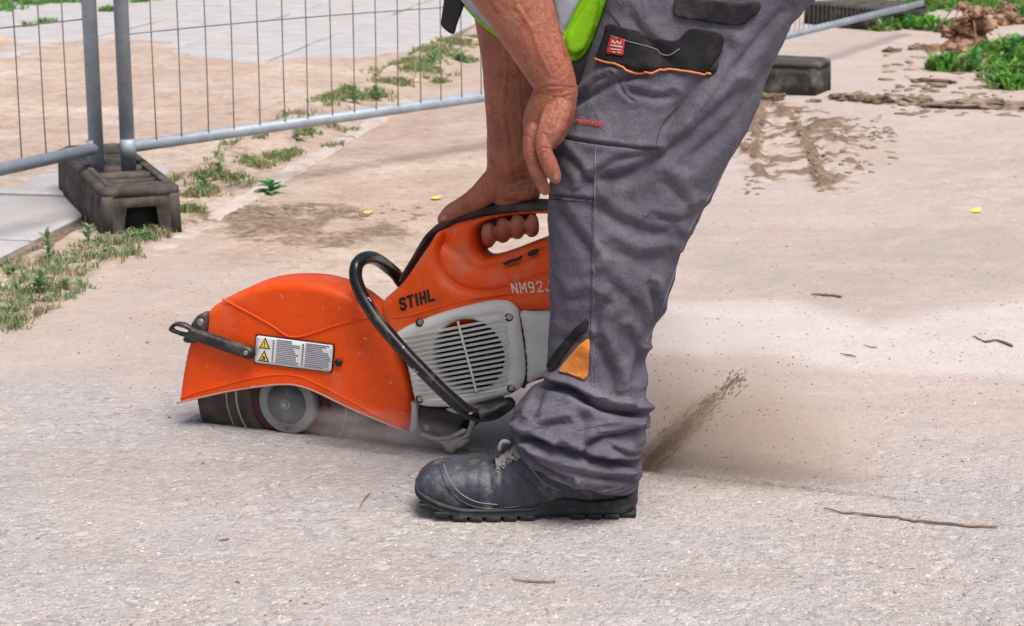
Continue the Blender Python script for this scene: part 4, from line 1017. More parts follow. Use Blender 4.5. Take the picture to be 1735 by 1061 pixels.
# crankcase, exhaust side and underside behind
core_px = [(680, 520), (760, 500), (860, 500), (960, 505), (1000, 540), (985, 620), (900, 650), (800, 690), (712, 694), (694, 660), (670, 590)]
V, Fc = inflate(sm(S2(core_px, BW - .01), .008), BW - .012, -.12, .012, .012, fmap=fm); MB().add(V, Fc).build('crankcase', M['black'], saw)
low_px = [(704, 688), (770, 690), (806, 682), (812, 694), (802, 712), (786, 724), (780, 742), (760, 748), (735, 744), (719, 742), (708, 724)]
V, Fc = inflate(sm(S2(low_px, .03), .005), .030, -.06, .005, .008, fmap=fm); und = MB().add(V, Fc).build('underside_bracket', M['black'], saw)
V, Fc = inflate(sm(S2([(694, 684), (701, 682), (706, 690), (705, 727), (699, 731), (693, 729)], .035), .003), .036, .0, .002, .004, fmap=fm); MB().add(V, Fc).build('pale_edge_plate', M['greyp'], und)
V, Fc = inflate(sm(S2([(722, 744), (742, 740), (764, 736), (780, 738), (792, 746), (786, 756), (770, 762), (758, 768), (752, 758), (738, 750)], .038), .003, 3), .040, .02, .002, .004, fmap=fm); MB().add(V, Fc).build('support_foot', M['steel'], und)
mb = MB(); mb.tube([SL3(x, y, .036) for x, y in cr([(801, 702), (800, 718), (792, 736), (778, 746), (766, 762)], 4)], .005, 8); mb.tube([SL3(x, y, .04) for x, y in ((716, 736), (740, 744), (762, 742), (786, 730))], .0045, 8); mb.build('support_wire', M['steel'], und)
MB().disc(SL3(724, 724, .031), (0, -1, 0), .0052, .004, 16, bev=.001).build('bolt', M['steel'], und)
V, Fc = inflate(sm(S2([(760, 690), (806, 680), (830, 690), (826, 698), (790, 700)], .02), .005), .035, -.05, .004, .008, fmap=fm); MB().add(V, Fc).build('belly_plate', M['greyp'], und)

# front handle: one bent tube round the body
hp = [(700, 492, -.09), (682, 480, -.085), (671, 465, -.075), (656, 452, -.055), (641, 441, -.020), (627, 436.5, .020), (613, 440, .052), (604, 452, .072), (603, 472, .080), (611, 495, .085), (625, 521, .090), (643, 547, .094), (666, 574, .097), (691, 602, .099), (719, 631, .100), (748, 660, .100), (770, 680, .098), (790, 696, .094), (806, 703, .088), (822, 704, .078), (842, 698, .064), (862, 684, .046)]
hp3 = cr([SL3(x, y, w_) for x, y, w_ in hp], 5)
MB().tube(hp3, .0106, 20).build('front_handle', M['black_tube'], saw)
MB().tube([SL3(x, y, w_) for x, y, w_ in ((815, 702, .083), (830, 700, .074), (842, 694, .066), (858, 686, .056))], .0118, 16).build('handle_sleeve', M['black'], saw)
mb = MB(); mb.tube([SL3(862, 684, .05), SL3(862, 684, -.06)], .010, 14); mb.build('handle_crossbar', M['black'], saw)

# lettering as strokes
GL = {'S': [[(.95, .82), (.75, 1), (.25, 1), (.05, .8), (.12, .6), (.85, .42), (.95, .22), (.75, 0), (.25, 0), (.02, .18)]], 'T': [[(0, 1), (1, 1)], [(.5, 1), (.5, 0)]], 'I': [[(.5, 0), (.5, 1)]], 'H': [[(.08, 0), (.08, 1)], [(.92, 0), (.92, 1)], [(.08, .5), (.92, .5)]], 'L': [[(.1, 1), (.1, 0), (.95, 0)]],
      'N': [[(.08, 0), (.08, 1), (.9, 0), (.9, 1)]], 'M': [[(.05, 0), (.05, 1), (.5, .35), (.95, 1), (.95, 0)]], '9': [[(.9, .6), (.6, .42), (.2, .5), (.08, .75), (.25, 1), (.7, 1), (.9, .8), (.9, .4), (.7, 0), (.2, 0)]], '2': [[(.1, .8), (.3, 1), (.75, 1), (.92, .78), (.75, .5), (.1, 0), (.95, 0)]], 'J': [[(.8, 1), (.8, .2), (.6, 0), (.25, 0), (.08, .2)]]}
def lettering(txt, px0, px1, H, w_, sw, shear, wr, gapr=.28, thick=.0014, iw=.4):
    """strokes from photo point px0 (baseline start) to px1 (baseline end)"""
    a = Vector(S(*px0, w_)); b = Vector(S(*px1, w_)); ex = (b - a).normalized(); ey = Vector((-ex.y, ex.x)); tot = (b - a).length
    ws = [iw if c_ == 'I' else wr for c_ in txt]; k = tot / (sum(ws) + gapr * (len(txt) - 1)); mb = MB(); x = 0
    for c_, wl in zip(txt, ws):
        for st_ in GL[c_]:
            for p, q in zip(st_[:-1], st_[1:]):
                def T_(pt):
                    lx = (x + (pt[0] * wl if c_ != 'I' else wl / 2)) * k + pt[1] * H * shear; return a + ex * lx + ey * (pt[1] * H)
                P_, Q_ = T_(p), T_(q); d_ = (Q_ - P_).normalized(); P_ = P_ - d_ * sw * .38; Q_ = Q_ + d_ * sw * .38; n_2 = Vector((-d_.y, d_.x)) * sw / 2
                flat(mb, [P_ + n_2, Q_ + n_2, Q_ - n_2, P_ - n_2], w_ + random.uniform(0, .0003), th=thick)
        x += wl + gapr
    return mb
lettering('STIHL', (680, 525), (736, 507.5), .0165, BW - .0008,   .0044, .22, 1.0, .46).build('brand_lettering', M['black_print'], saw, smooth=False)
lettering('NM92JN', (869, 497), (950, 491), .0150, BW - .0008, .0022, -.05, 1.0, .42).build('stencil_lettering', M['white_paint'], saw, smooth=False)
for rid, r0 in ((rid1, .0017), (rid2, .0016)):
    MB().tube([Vector(fm(x, z, GW - .0004)) for x, z in cr(rid[:-1] if rid is rid2 else rid, 4)], r0, 8).build('pressed_ridge', M['orange_guard'], guard)

# ================================================================== PERSON
BY = 2.665                                         # how far away the near boot stands
foot = gp(985, 880); foot.y = BY; foot.z = 0
person = empty('person', foot)
tag(person, 'worker in grey trousers and lime vest bent over the saw, hand on knee', 'person')
PO = foot.copy()
rdg = lambda n_: (1 - 2 * np.abs(n_))
def pobj(mb, name, m, parent=person, smooth=True):
    return mb.build(name, m, parent, smooth, off=PO)

# --- trousers: near leg from the photo's outline, dense enough for its folds
ST = [  # centre y, tilt, left x, right x
    (791, 33, 880, 1073), (786, 32, 876, 1077), (766, 26, 870, 1079), (742, 19, 872, 1078), (722, 12, 873, 1087), (703, 7, 876, 1093), (686, 4, 883, 1093), (668, 2, 897, 1090), (652, 1, 921, 1088), (632, 0, 927, 1090),
    (606, 0, 928, 1092), (576, 0, 930, 1096), (553, 0, 932, 1107), (530, 0, 933, 1118), (500, 0, 932, 1131), (467, 0, 931, 1141), (429, 0, 931, 1146), (390, 0, 931, 1168), (360, 0, 930, 1187), (329, 0, 929, 1207),
    (280, 0, 930, 1231), (238, 0, 931, 1250), (222, 0, 936, 1258), (204, 0, 947, 1266), (175, 0, 966, 1280), (143, 0, 981, 1293), (100, 0, 996, 1314), (48, 0, 1013, 1338), (0, 0, 1033, 1369), (-50, 0, 1066, 1408), (-100, 0, 1110, 1440), (-150, 0, 1160, 1478)]
yc = np.array([s[0] for s in ST], float); tl = np.array([s[1] for s in ST], float); xl = np.array([s[2] for s in ST], float); xr = np.array([s[3] for s in ST], float)
# dense spacing in y
ss = np.concatenate([np.arange(791, 600, -1.25), np.arange(600, -150, -2.2)])
order = np.argsort(yc)
def itp(a): return np.interp(ss, yc[order], a[order])
def smooth1(a, k=7):
    q = np.convolve(np.pad(a, k // 2, mode='edge'), np.ones(k) / k, 'valid'); return q
XL, XR, TL = smooth1(itp(xl)), smooth1(itp(xr)), smooth1(itp(tl))
NPH = 300
ph = np.linspace(0, 2 * math.pi, NPH, endpoint=False)
FOLDS = [  # points, width px, depth m, ridge strength
    ([(931, 233), (965, 236), (1012, 243), (1068, 250), (1111, 252)], 4, .0030, .5), ([(1000, 312), (1030, 302), (1068, 294), (1120, 262), (1189, 210), (1250, 150)], 13, .0075, .6), ([(1000, 300), (1046, 272), (1111, 257)], 8, .0050, .5),
    ([(1228, 82), (1190, 135), (1163, 173), (1120, 228)], 14, .0060, .7), ([(1358, 24), (1325, 82), (1293, 132), (1233, 212), (1163, 272)], 16, .0050, .7), ([(1330, 10), (1270, 80), (1215, 150), (1180, 200)], 10, .0040, .6), ([(929, 331), (970, 333), (1007, 337)], 3, .0022, .4), ([(1007, 342), (1046, 373), (1103, 392), (1140, 394)], 12, .0050, .6),
    ([(940, 340), (973, 388), (1003, 436)], 11, .0055, .7), ([(1106, 368), (1155, 374), (1186, 352)], 9, .0045, .6), ([(950, 255), (988, 292), (1005, 322)], 8, .0045, .7), ([(955, 186), (1003, 160), (1042, 139), (1090, 125)], 8, .0060, .7), ([(975, 172), (1010, 140), (1035, 128)], 6, .0045, .6),
    ([(1060, 152), (1110, 165), (1140, 160)], 7, .0035, .6), ([(1120, 300), (1150, 330), (1160, 350)], 10, .0035, .5), ([(1040, 420), (1080, 440), (1130, 430)], 12, .0040, .6), ([(1020, 470), (1060, 500), (1080, 530)], 12, .0040, .5),
    ([(921, 648), (950, 656), (970, 663), (1006, 684), (1042, 697), (1094, 706)], 8, .0170, .55), ([(872, 735), (906, 747), (951, 761), (997, 775), (1079, 786)], 8, .0120, .7), ([(875, 752), (905, 780), (925, 795), (965, 812)], 7, .0080, .7), ([(955, 752), (985, 764), (1006, 748), (1050, 738), (1092, 722)], 8, .0100, .7),
    ([(905, 700), (912, 676), (930, 660)], 8, .0060, .6), ([(985, 690), (990, 720), (985, 745)], 10, .0040, .6), ([(1012, 580), (1036, 630), (1044, 680)], 11, .0065, .7), ([(1042, 506), (1010, 532), (1016, 580)], 11, .0050, .6), ([(1103, 485), (1110, 535), (1090, 575)], 8, .0060, .6), ([(1092, 600), (1070, 664), (1080, 696)], 9, .0060, .6),
    ([(930, 560), (960, 575), (995, 570)], 9, .0030, .6), ([(935, 480), (960, 505), (1000, 500)], 10, .0035, .6), ([(1060, 560), (1080, 600), (1074, 640)], 9, .0040, .6), ([(895, 765), (940, 790), (1000, 806), (1060, 812)], 6, .0045, .8), ([(900, 738), (930, 720), (960, 716)], 7, .0045, .6), ([(1030, 755), (1060, 768), (1080, 770)], 6, .0050, .7),
    ([(1045, 130), (1060, 160), (1075, 172)], 3, .0020, .5), ([(1006, 330), (1008, 430), (1006, 540), (1004, 650)], 1.6, .0016, .9), ([(1060, 20), (1100, 70), (1150, 120)], 12, .0030, .6), ([(880, 792), (925, 822), (970, 838), (1030, 842), (1076, 826)], 3, .0014, .4)]
def leg_surface():
    rows = []
    for i, y in enumerate(ss):
        Yc = BY + .0 + .035 * float(sstep(300, -150, y)); ry = None
        a = vp(XL[i], y - TL[i], Yc); b = vp(XR[i], y + TL[i], Yc); c = (a + b) / 2; hx = (b - a) / 2
        w_ = (b - a).length; dep = min(.5 * w_, .093 + .012 * float(sstep(300, -100, y))) * (1.0 if y < 700 else 1.03)
        cs, sn = np.cos(ph), np.sin(ph); e = 2 / 2.25
        cs = np.sign(cs) * np.abs(cs) ** e; sn = np.sign(sn) * np.abs(sn) ** e
        P = np.array(c)[None] + np.array(hx)[None] * cs[:, None] + np.array([0, -dep, 0])[None] * sn[:, None]
        rows.append(P)
    P = np.stack(rows)                              # (row, phi, 3)
    du = np.roll(P, -1, 1) - np.roll(P, 1, 1); dv = np.gradient(P, axis=0)
    N = np.cross(dv, du); N /= np.linalg.norm(N, axis=2, keepdims=True) + 1e-12
    cen = P.mean(1, keepdims=True); sgn = np.sign(((P - cen) * N).sum(2, keepdims=True)); N = N * np.where(sgn == 0, 1, sgn)
    px, py = proj(P)
    facing = np.clip(-N[..., 1], 0, 1)
    fac = sstep(.0, .35, -N[..., 1] + .1)
    disp = np.zeros(px.shape)
    for pts, wd, dp, rg in FOLDS:
        pl = np.array(cr(pts, 5)); d, s = segdist(px, py, pl, signed=True)
        L0 = np.sqrt(((px - pl[0, 0]) ** 2 + (py - pl[0, 1]) ** 2)); L1 = np.sqrt(((px - pl[-1, 0]) ** 2 + (py - pl[-1, 1]) ** 2))
        tap = sstep(0, wd * 2.2, np.minimum(L0, L1) + wd * .5)
        sd_ = d * s
        g = -np.exp(-(np.abs(sd_) / wd * 1.15) ** 1.35) + rg * np.exp(-((sd_ + wd * 1.5) / (wd * 1.15)) ** 2) + .55 * rg * np.exp(-((sd_ - wd * 1.8) / (wd * 1.4)) ** 2)
        disp += g * dp * tap * 1.45
    disp *= fac
    # creases all round: finer wrinkles, strongest where the cloth bunches
    low = sstep(640, 690, py)
    th = np.arctan2(P[..., 1] - BY, P[..., 0] - cen[..., 0]) * 3
    rdg = lambda n_: (1 - 2 * np.abs(n_)) 
    bunch = rdg(fbm(th * .28 + 5, py / 26. + th * .25, 3, 61)) * .0042 * low + (1 - fac) * low * rdg(fbm(th * .22 + 9, py / 34., 2, 62)) * .006
    drape = fbm((px + py * .5) / 60., (py - px * .4) / 110., 4, 63) * .0042 + rdg(fbm((px + py * .3) / 34. + 3, (py - px * .5) / 60., 3, 67)) * .0014 * (1 - .5 * low)
    tiny = fbm(px / 14. + 9, py / 22., 3, 64) * .0009
    disp += (bunch - .002 * low) + drape * (1 - .3 * fac) + tiny
    P = P + N * disp[..., None]
    return P
LEG = leg_surface()
def grid_faces(nr, nc, off=0):
    return [(off + i * nc + k, off + i * nc + (k + 1) % nc, off + (i + 1) * nc + (k + 1) % nc, off + (i + 1) * nc + k) for i in range(nr - 1) for k in range(nc)]
tm = MB()
nr = LEG.shape[0]
# hem: turn the cloth in
cen0 = LEG[0].mean(0); inner_r = [cen0 + (LEG[0] - cen0) * .955, cen0 + (LEG[0] - cen0) * .95 + np.array([0, 0, .03])]
rows = np.concatenate([[inner_r[1]], [inner_r[0]], LEG]); tm.add(rows.reshape(-1, 3), grid_faces(len(rows), NPH))
# far leg, standing straight behind the near one, foot turned away
FY = 3.05; fxp = vp(1004, 700, FY).x
def elt(mb, pts, seg=40, wob=.004, seed=0):
    """tube of cloth: points with radii (x, y)"""
    Q = cr([(*p[0], *p[1]) for p in pts], 8); mb.tube([q[:3] for q in Q], [(q[4], q[3]) for q in Q], seg, up=(0, 1, 0), rnd=True)
kn = vp(1035, 380, FY - .02); hp_ = vp(1250, -120, 2.86)
elt(tm, [((fxp, FY, .05), (.075, .08)), ((fxp, FY, .12), (.078, .085)), ((fxp + .005, FY, .25), (.072, .08)), (tuple(kn), (.078, .08)), (tuple((kn + hp_) / 2 + Vector((.02, .02, 0))), (.088, .092)), (tuple(hp_), (.12, .11))])
# seat and waist
h1 = vp(1318, -150, BY + .035); waist = vp(1285, -370, 2.76)
elt(tm, [(tuple(vp(1300, -215, BY + .04)), (.10, .09)), (tuple(vp(1318, -245, 2.72)), (.13, .15)), (tuple(vp(1300, -300, 2.76)), (.145, .19)), (tuple(waist), (.14, .18))])
trs = pobj(tm, 'trousers', M['trouser'])
LB = BVHTree.FromPolygons([tuple(p) for p in LEG.reshape(-1, 3)], grid_faces(nr, NPH))
C0 = Vector((0, 0, CH))
def on_leg(px, py, off=.001, fall=None):
    h = LB.ray_cast(C0, ray(px, py).normalized())
    if h[0] is None: return fall
    n_ = h[1]; 
    if n_.dot(ray(px, py)) > 0: n_ = -n_
    return h[0] + n_ * off
def patch(pts, m, name, off=.0012, th=.0016, step=5, parent=trs, linear=False, edge=.0):
    out = resample(cr(pts, 4, True) if not linear else pts, step, True)
    mn, mx = out.min(0), out.max(0); gx, gy = np.meshgrid(np.arange(mn[0], mx[0], step), np.arange(mn[1], mx[1], step)); gx, gy = gx.ravel(), gy.ravel()
    ok = inside(gx, gy, out) & (segdist(gx, gy, out, True) > step * .5); A = np.vstack([out, np.stack([gx[ok], gy[ok]], 1)]); n = len(out)
    vv, ee, ff, *_ = delaunay_2d_cdt([Vector(p) for p in A], [(i, (i + 1) % n) for i in range(n)], [], 0, 1e-7)
    tri = [f for f in ff if inside(np.array([sum(vv[i].x for i in f) / 3]), np.array([sum(vv[i].y for i in f) / 3]), out)[0]]
    P = []; last = None
    for p in vv:
        q = on_leg(p.x, p.y, off); 
        if q is None: q = last or vp(p.x, p.y, BY - .09)
        last = q; P.append(q)
    o = pobj(MB().add(P, tri), name, M[m] if isinstance(m, str) else m, parent); md = o.modifiers.new('cloth', 'SOLIDIFY'); md.thickness = th; md.offset = 0
    return o
def stitch(pts, r, m, name='seam', off=.0004, parent=trs):
    Q = [on_leg(x, y, off) for x, y in resample(cr(pts, 6), 4)]; Q = [q for q in Q if q is not None]
    return pobj(MB().tube(Q, r, 6), name, M[m], parent)
pk = patch([(1034, 43), (1060, 50), (1100, 60), (1142, 70), (1165, 52), (1176, 49), (1220, 57), (1224, 70), (1219, 100), (1211, 124), (1170, 121), (1137, 117), (1094, 119), (1050, 112), (1016, 102), (1020, 82), (1027, 62)], 'cloth_black', 'pocket_flap', .0035, .003)
patch([(1150, -4), (1200, 0), (1250, 6), (1286, 5), (1282, 22), (1268, 33), (1254, 43), (1220, 42), (1180, 35), (1146, 29), (1142, 12)], 'cloth_black', 'waist_tab', .004, .003)
stitch([(1013, 101), (1030, 107), (1051, 115), (1085, 121), (1137, 119), (1170, 122), (1205, 127)], .0016, 'piping', 'piping', .0045, pk)
stitch([(1040, 62), (1075, 74), (1110, 86), (1135, 92), (1150, 84)], .0008, 'seam_light', 'flap_stitching', .0055, pk)
bd = [(1039, 65), (1063, 68), (1059, 96), (1032, 92)]
badge = patch(bd, 'badge', 'badge', .0062, .0012, 3, pk, linear=True)
bw = MB()
for (x0, y0, x1, y1, r0) in ((1042, 75, 1044, 70, .0008), (1044, 70, 1047, 75, .0008), (1048, 76, 1050, 71, .0008), (1050, 71, 1053, 76, .0008), (1054, 77, 1056, 72, .0008), (1041, 79, 1058, 81, .0011), (1040, 85, 1056, 87, .0009), (1042, 90, 1047, 91, .0008), (1051, 90, 1055, 92, .0008)):
    bw.tube([on_leg(x0, y0, .0072), on_leg(x1, y1, .0072)], r0, 5)
pobj(bw, 'badge_lettering', M['badge_white'], pk)
stitch([(1016, 0), (1040, 30), (1052, 44)], .0007, 'seam', off=.0006)
stitch([(933, 232), (965, 236), (1012, 243), (1068, 250), (1111, 252)], .0011, 'seam')
stitch([(933, 237), (965, 241), (1012, 248), (1066, 255)], .0006, 'seam_light')
stitch([(931, 330), (970, 332), (1007, 335)], .0012, 'seam'); stitch([(931, 338), (970, 340), (1007, 343)], .0009, 'seam')
stitch([(1009, 250), (1008, 330), (1008, 430), (1006, 540), (1004, 655)], .0007, 'seam_light')
stitch([(1003, 340), (1003, 430), (1001, 540), (999, 600)], .0006, 'seam')
stitch([(1111, 252), (1115, 230), (1126, 205), (1150, 180)], .0007, 'seam')
stitch([(877, 770), (905, 800), (935, 822), (970, 833), (1030, 834), (1075, 818)], .0007, 'seam')
stitch([(1245, 250), (1215, 310), (1165, 395), (1143, 460), (1118, 530), (1094, 580)], .0007, 'seam_light', off=.0002)
patch([(929, 620), (933, 630), (945, 622), (962, 596), (980, 574), (997, 556), (996, 541), (984, 548), (966, 566), (946, 592), (934, 608)], 'cloth_black', 'reinforcement_band', .0022, .002, 4)
patch([(948, 629), (958, 614), (971, 597), (986, 582), (997, 573), (999, 600), (998, 630), (990, 643), (978, 640), (962, 633)], 'orange_cloth', 'orange_patch', .0026, .002, 4)
r_ = random.Random(4); emb = MB(); x = 962
while x < 1020:
    y = 203 + (x - 962) * .155; a, b = on_leg(x, y + 3 + r_.uniform(-1, 1), .0012), on_leg(x + r_.uniform(1, 5), y - 3 + r_.uniform(-2, 2), .0012)
    if a and b: emb.tube([a, b], .0009, 5)
    x += r_.uniform(2.2, 4)
pobj(emb, 'red_embroidery', M['redstitch'], trs)

# --- boots
def boot(cx_, toe_x, scale=1.0, yaw=0.0, origin=None, first=True):
    """lofted along its length; x from the heel (0) to the toe (L), built at the origin, toe towards -x"""
    prof = [  # photo x, top y, half width near, half width far
        (703.5, 826, .006), (705, 815, .018), (709, 806, .029), (716, 797, .037), (728, 788, .0435), (745, 783, .048), (770, 780, .0505), (800, 779.5, .0515), (830, 774, .0515), (845, 764, .0505), (861, 752, .049), (876, 735, .047), (892, 722, .0455), (920, 716, .043), (960, 714, .041), (1000, 714, .040), (1030, 716, .0395), (1052, 722, .037), (1066, 735, .031), (1074, 760, .020), (1077.5, 800, .008)]
    return prof
prof = boot(0, 0)
Yb = BY
def bx(px): return vp(px, 850, Yb).x
def bzz(px, py): return vp(px, py, Yb).z
wave_px = [(703, 850), (712, 862), (735, 872), (770, 874), (816, 878), (850, 877), (879, 871), (905, 860), (925, 851), (951, 846), (969, 847), (990, 852), (1024, 851), (1060, 846), (1078, 838)]
def wave_z(x):      # top line of the sole, height over the ground; read on the near edge
    xs = [vp(p[0], p[1], Yb - .04).x for p in wave_px]; zs = [max(.014, vp(p[0], p[1], Yb - .045).z) for p in wave_px]
    return float(np.interp(x, xs, zs))
def trise(tt): return .026 * max(0.0, 1 - tt / .24) ** 1.7
def make_boot(name_label):
    Q = cr([(bx(a), bzz(a, b), c) for a, b, c in prof], 7); rows = []; seg = 44
    toe = Q[0][0]; heel = Q[-1][0]
    for x, zt, hw in Q:
        tt = (x - toe) / (heel - toe); zb = .004 + trise(tt); zb = min(zb, zt - .006); R_ = []
        side = .003 * math.sin(tt * 9)
        for k in range(seg):
            a = 2 * math.pi * k / seg; c_, s_ = math.cos(a), math.sin(a)
            pw = 2.6 if tt < .3 else 2.3; pw = pw if s_ > 0 else 4.0; c2 = math.copysign(abs(c_) ** (2 / pw), c_); s2 = math.copysign(abs(s_) ** (2 / pw), s_)
            zc = zb + (zt - zb) * .42; hh = (zt - zc) if s2 > 0 else (zc - zb)
            taper = 1 - (.42 * float(sstep(.25, .42, tt)) * (1 - .15 * tt) + .10) * max(0, s2) ** 1.5
            R_.append((x, Yb + side - hw * c2 * taper, zc + hh * s2))
        rows.append(R_)
    A = np.array(rows); n_r = len(rows)
    # creases over the toe joint and dents in the leather
    N = np.cross(np.gradient(A, axis=0), np.roll(A, -1, 1) - np.roll(A, 1, 1)); N /= np.linalg.norm(N, axis=2, keepdims=True) + 1e-9
    s0 = np.sign(((A - A.mean(1, keepdims=True)) * N).sum(2, keepdims=True)); N *= np.where(s0 == 0, 1, s0)
    dd = .0016 * fbm(A[..., 0] * 40, A[..., 2] * 40 + A[..., 1] * 30, 4, 91) + .0007 * fbm(A[..., 0] * 150, A[..., 2] * 120, 3, 92)
    tq = (A[..., 0] - toe) / (heel - toe); dd += -.0022 * np.exp(-((tq - .285 - .25 * (A[..., 2] - .07)) / .012) ** 2) - .0018 * np.exp(-((tq - .335 + .6 * (A[..., 2] - .07)) / .011) ** 2) - .0015 * np.exp(-((tq - .39) / .010) ** 2)
    A = A + N * dd[..., None]
    mb = MB(); mb.add(A.reshape(-1, 3), grid_faces(n_r, seg) + [tuple(range(seg)), tuple((n_r - 1) * seg + k for k in range(seg))])
    up_ = pobj(mb, 'boot', M['leather'])
    bbv = BVHTree.FromPolygons([tuple(p) for p in A.reshape(-1, 3)], grid_faces(n_r, seg))
    def onb(px, py, off=.001):
        h = bbv.ray_cast(C0, ray(px, py).normalized())
        if h[0] is None: return None
        n_ = h[1] if h[1].dot(ray(px, py)) < 0 else -h[1]; return h[0] + n_ * off
    # sole: footprint walled up to the wave line
    fp = []
    for sgn_ in (-1, 1):
        rng_ = Q if sgn_ < 0 else Q[::-1]
        for x, zt, hw in rng_:
            tt = (x - toe) / (heel - toe); fp.append((x, Yb + sgn_ * (hw + .0022)))
    fp = resample([(toe + .003, Yb)] + fp[:len(Q)] + [(heel + .003, Yb)] + fp[len(Q):], .005, True)
    v = []; f = []; n_ = len(fp); ctr = np.array([(toe + heel) / 2, Yb])
    lv = ((.90, -1), (.975, -.4), (1.0, .15), (1.012, .35), (.995, .5), (1.006, .72), (1.0, .93), (.97, 1.0), (.90, .99))
    for s_, q in lv:
        for (x, y) in fp:
            tt = (x - toe) / (heel - toe); rise = trise(tt) + .003 * float(sstep(.93, 1.0, tt)); zb = .0065 + rise; zt = max(wave_z(x), zb + .013)
            if q < 0: z = zb + .002 * (1 + q)
            else: z = zb + (zt - zb) * q
            # shrink across the width only
            nx = x + (x - ctr[0]) * (s_ - 1) * .25; ny = Yb + (y - Yb) * (1 + (s_ - 1) * 1.0); v.append((nx, ny, z))
    for a in range(len(lv) - 1):
        for k in range(n_): f.append((a * n_ + k, a * n_ + (k + 1) % n_, (a + 1) * n_ + (k + 1) % n_, (a + 1) * n_ + k))
    f.append(tuple(range(n_))); mb = MB(); mb.add(v, f)
    # arch: lift under the instep is cut by the lugs stopping there
    sole = pobj(mb, 'sole', M['sole'], up_)
    k = 0; x = toe + .018
    while x < heel - .006:
        tt = (x - toe) / (heel - toe)
        if not (.54 < tt < .70):
            hw = float(np.interp(x, [q[0] for q in Q], [q[2] for q in Q])); rise = trise(tt)
            for sgn_ in (-1, 1):
                mb = MB(); mb.box((x, Yb + sgn_ * (hw - .010), .0045 + rise), (random.uniform(.017, .022), .026, .0075), Matrix.Rotation(R(random.uniform(-6, 6)), 3, 'Z'), 0, 1.1); o = pobj(mb, 'tread_lug', M['sole'], up_); bv = o.modifiers.new('b', 'BEVEL'); bv.width = .0018; bv.segments = 2
            mb = MB(); mb.box((x, Yb, .0045 + rise), (.012, hw * .7, .0085)); pobj(mb, 'tread_lug', M['mud'] if k % 3 == 0 else M['sole'], up_)
        x += .0245; k += 1
    return up_, onb, sole
bt, onb, sole_o = make_boot('')
bt['label'] = 'dusty black leather safety boot'
def bstitch(pts, r, m, name, off=.0003):
    Qp = [onb(x, y, off) for x, y in resample(cr(pts, 5), 4)]; Qp = [q for q in Qp if q is not None]
    if len(Qp) > 2: pobj(MB().tube(Qp, r, 6), name, M[m], bt)
bstitch([(745, 789), (752, 812), (770, 840), (800, 858), (840, 862), (880, 858)], .0013, 'leather', 'toe_cap_seam')
bstitch([(752, 787), (760, 810), (778, 834), (806, 850), (842, 855)], .0007, 'lace', 'stitching')
bstitch([(850, 770), (868, 790), (890, 812), (915, 835)], .0012, 'leather', 'quarter_seam')
bstitch([(890, 780), (905, 800), (922, 818), (950, 832)], .0009, 'lace', 'stitching')
Xs = np.linspace(bx(712), bx(1068), 60); Qs = cr([(bx(a), c) for a, b, c in prof], 7)
for dz_, r0, mm_ in ((-.002, .0022, 'sole'), (-.0105, .0012, 'lace')):
    mb = MB(); mb.tube([(x, Yb - float(np.interp(x, [q[0] for q in Qs], [q[1] for q in Qs])) - .0020, max(wave_z(x), .0195 + trise((x - bx(703.5)) / (bx(1077.5) - bx(703.5)))) + dz_) for x in Xs], r0, 8); pobj(mb, 'sole_ridge', M[mm_] if mm_ == 'sole' else M['sole'], sole_o)
# tongue, eyelets and laces
tg = MB(); tq = cr([onb(842, 768, -.002), onb(858, 757, .001), vp(872, 742, Yb - .008), vp(884, 726, Yb - .006), vp(893, 706, Yb - .002)], 5)
tg.tube(tq, [(.005, .024)] * len(tq), 16, up=(0, 0, 1)); pobj(tg, 'tongue', M['leather'], bt)
ev = [(838, 779), (848, 772), (858, 765), (868, 758), (878, 751)]
lw = []
for i, (x, y) in enumerate(ev):
    p = onb(x + 6, y + 18, .001)
    if p is None: continue
    mb = MB(); mb.tube([p + Vector((.0032 * math.cos(t), -.0008, .0032 * math.sin(t))) for t in np.linspace(0, 2 * math.pi, 12, endpoint=False)], .0011, 6, closed=True); pobj(mb, 'eyelet', M['steel'], bt)
    top = vp(x + 3, y - 6, Yb - .012); far = top + Vector((.006, .030, -.006)); lw.append((p, top, far))
for i, (p, top, far) in enumerate(lw):
    for j in (0, 1):
        q = lw[min(i + j, len(lw) - 1)]; mid = (p + q[1]) / 2 + Vector((0, -.006, .004))
        mb = MB(); mb.tube([Vector(a) for a in cr([p + Vector((0, .002, 0)), mid, q[1] + Vector((0, 0, .003)), q[2]], 5)], .0029, 8); pobj(mb, 'lace', M['lace'], bt)
for pts in ([(868, 752), (852, 748), (846, 762), (858, 772), (872, 778)], [(870, 750), (884, 748), (893, 762), (886, 776), (876, 768)], [(868, 752), (864, 770), (852, 782), (846, 792)], [(872, 752), (886, 764), (896, 778), (899, 790)]):
    Qp = []
    for x, y in cr(pts, 5): q = onb(x, y, .005); Qp.append(q if q is not None else vp(x, y, Yb - .035))
    mb = MB(); mb.tube(Qp, .0030, 8); pobj(mb, 'lace', M['lace'], bt)
# ankle shaft inside the trouser leg
mb = MB(); mb.tube([vp(985, 780, Yb), vp(990, 700, Yb), vp(996, 640, Yb)], [(.052, .07), (.05, .06), (.045, .055)], 24, up=(0, 1, 0)); pobj(mb, 'boot_shaft', M['leather'], bt)
# the far boot, toe turned away
fb = bt.copy(); COL.objects.link(fb); fb.parent = person
fb_loc = Vector((fxp, FY, 0)) - PO
ctr_l = Vector(((bx(1040)), Yb, 0)) - PO
Rm = Matrix.Rotation(R(-84), 4, 'Z')
fb.matrix_local = Matrix.Translation(fb_loc) @ Rm @ Matrix.Translation(-ctr_l)
for ch in list(bt.children):
    c = ch.copy(); COL.objects.link(c); c.parent = fb

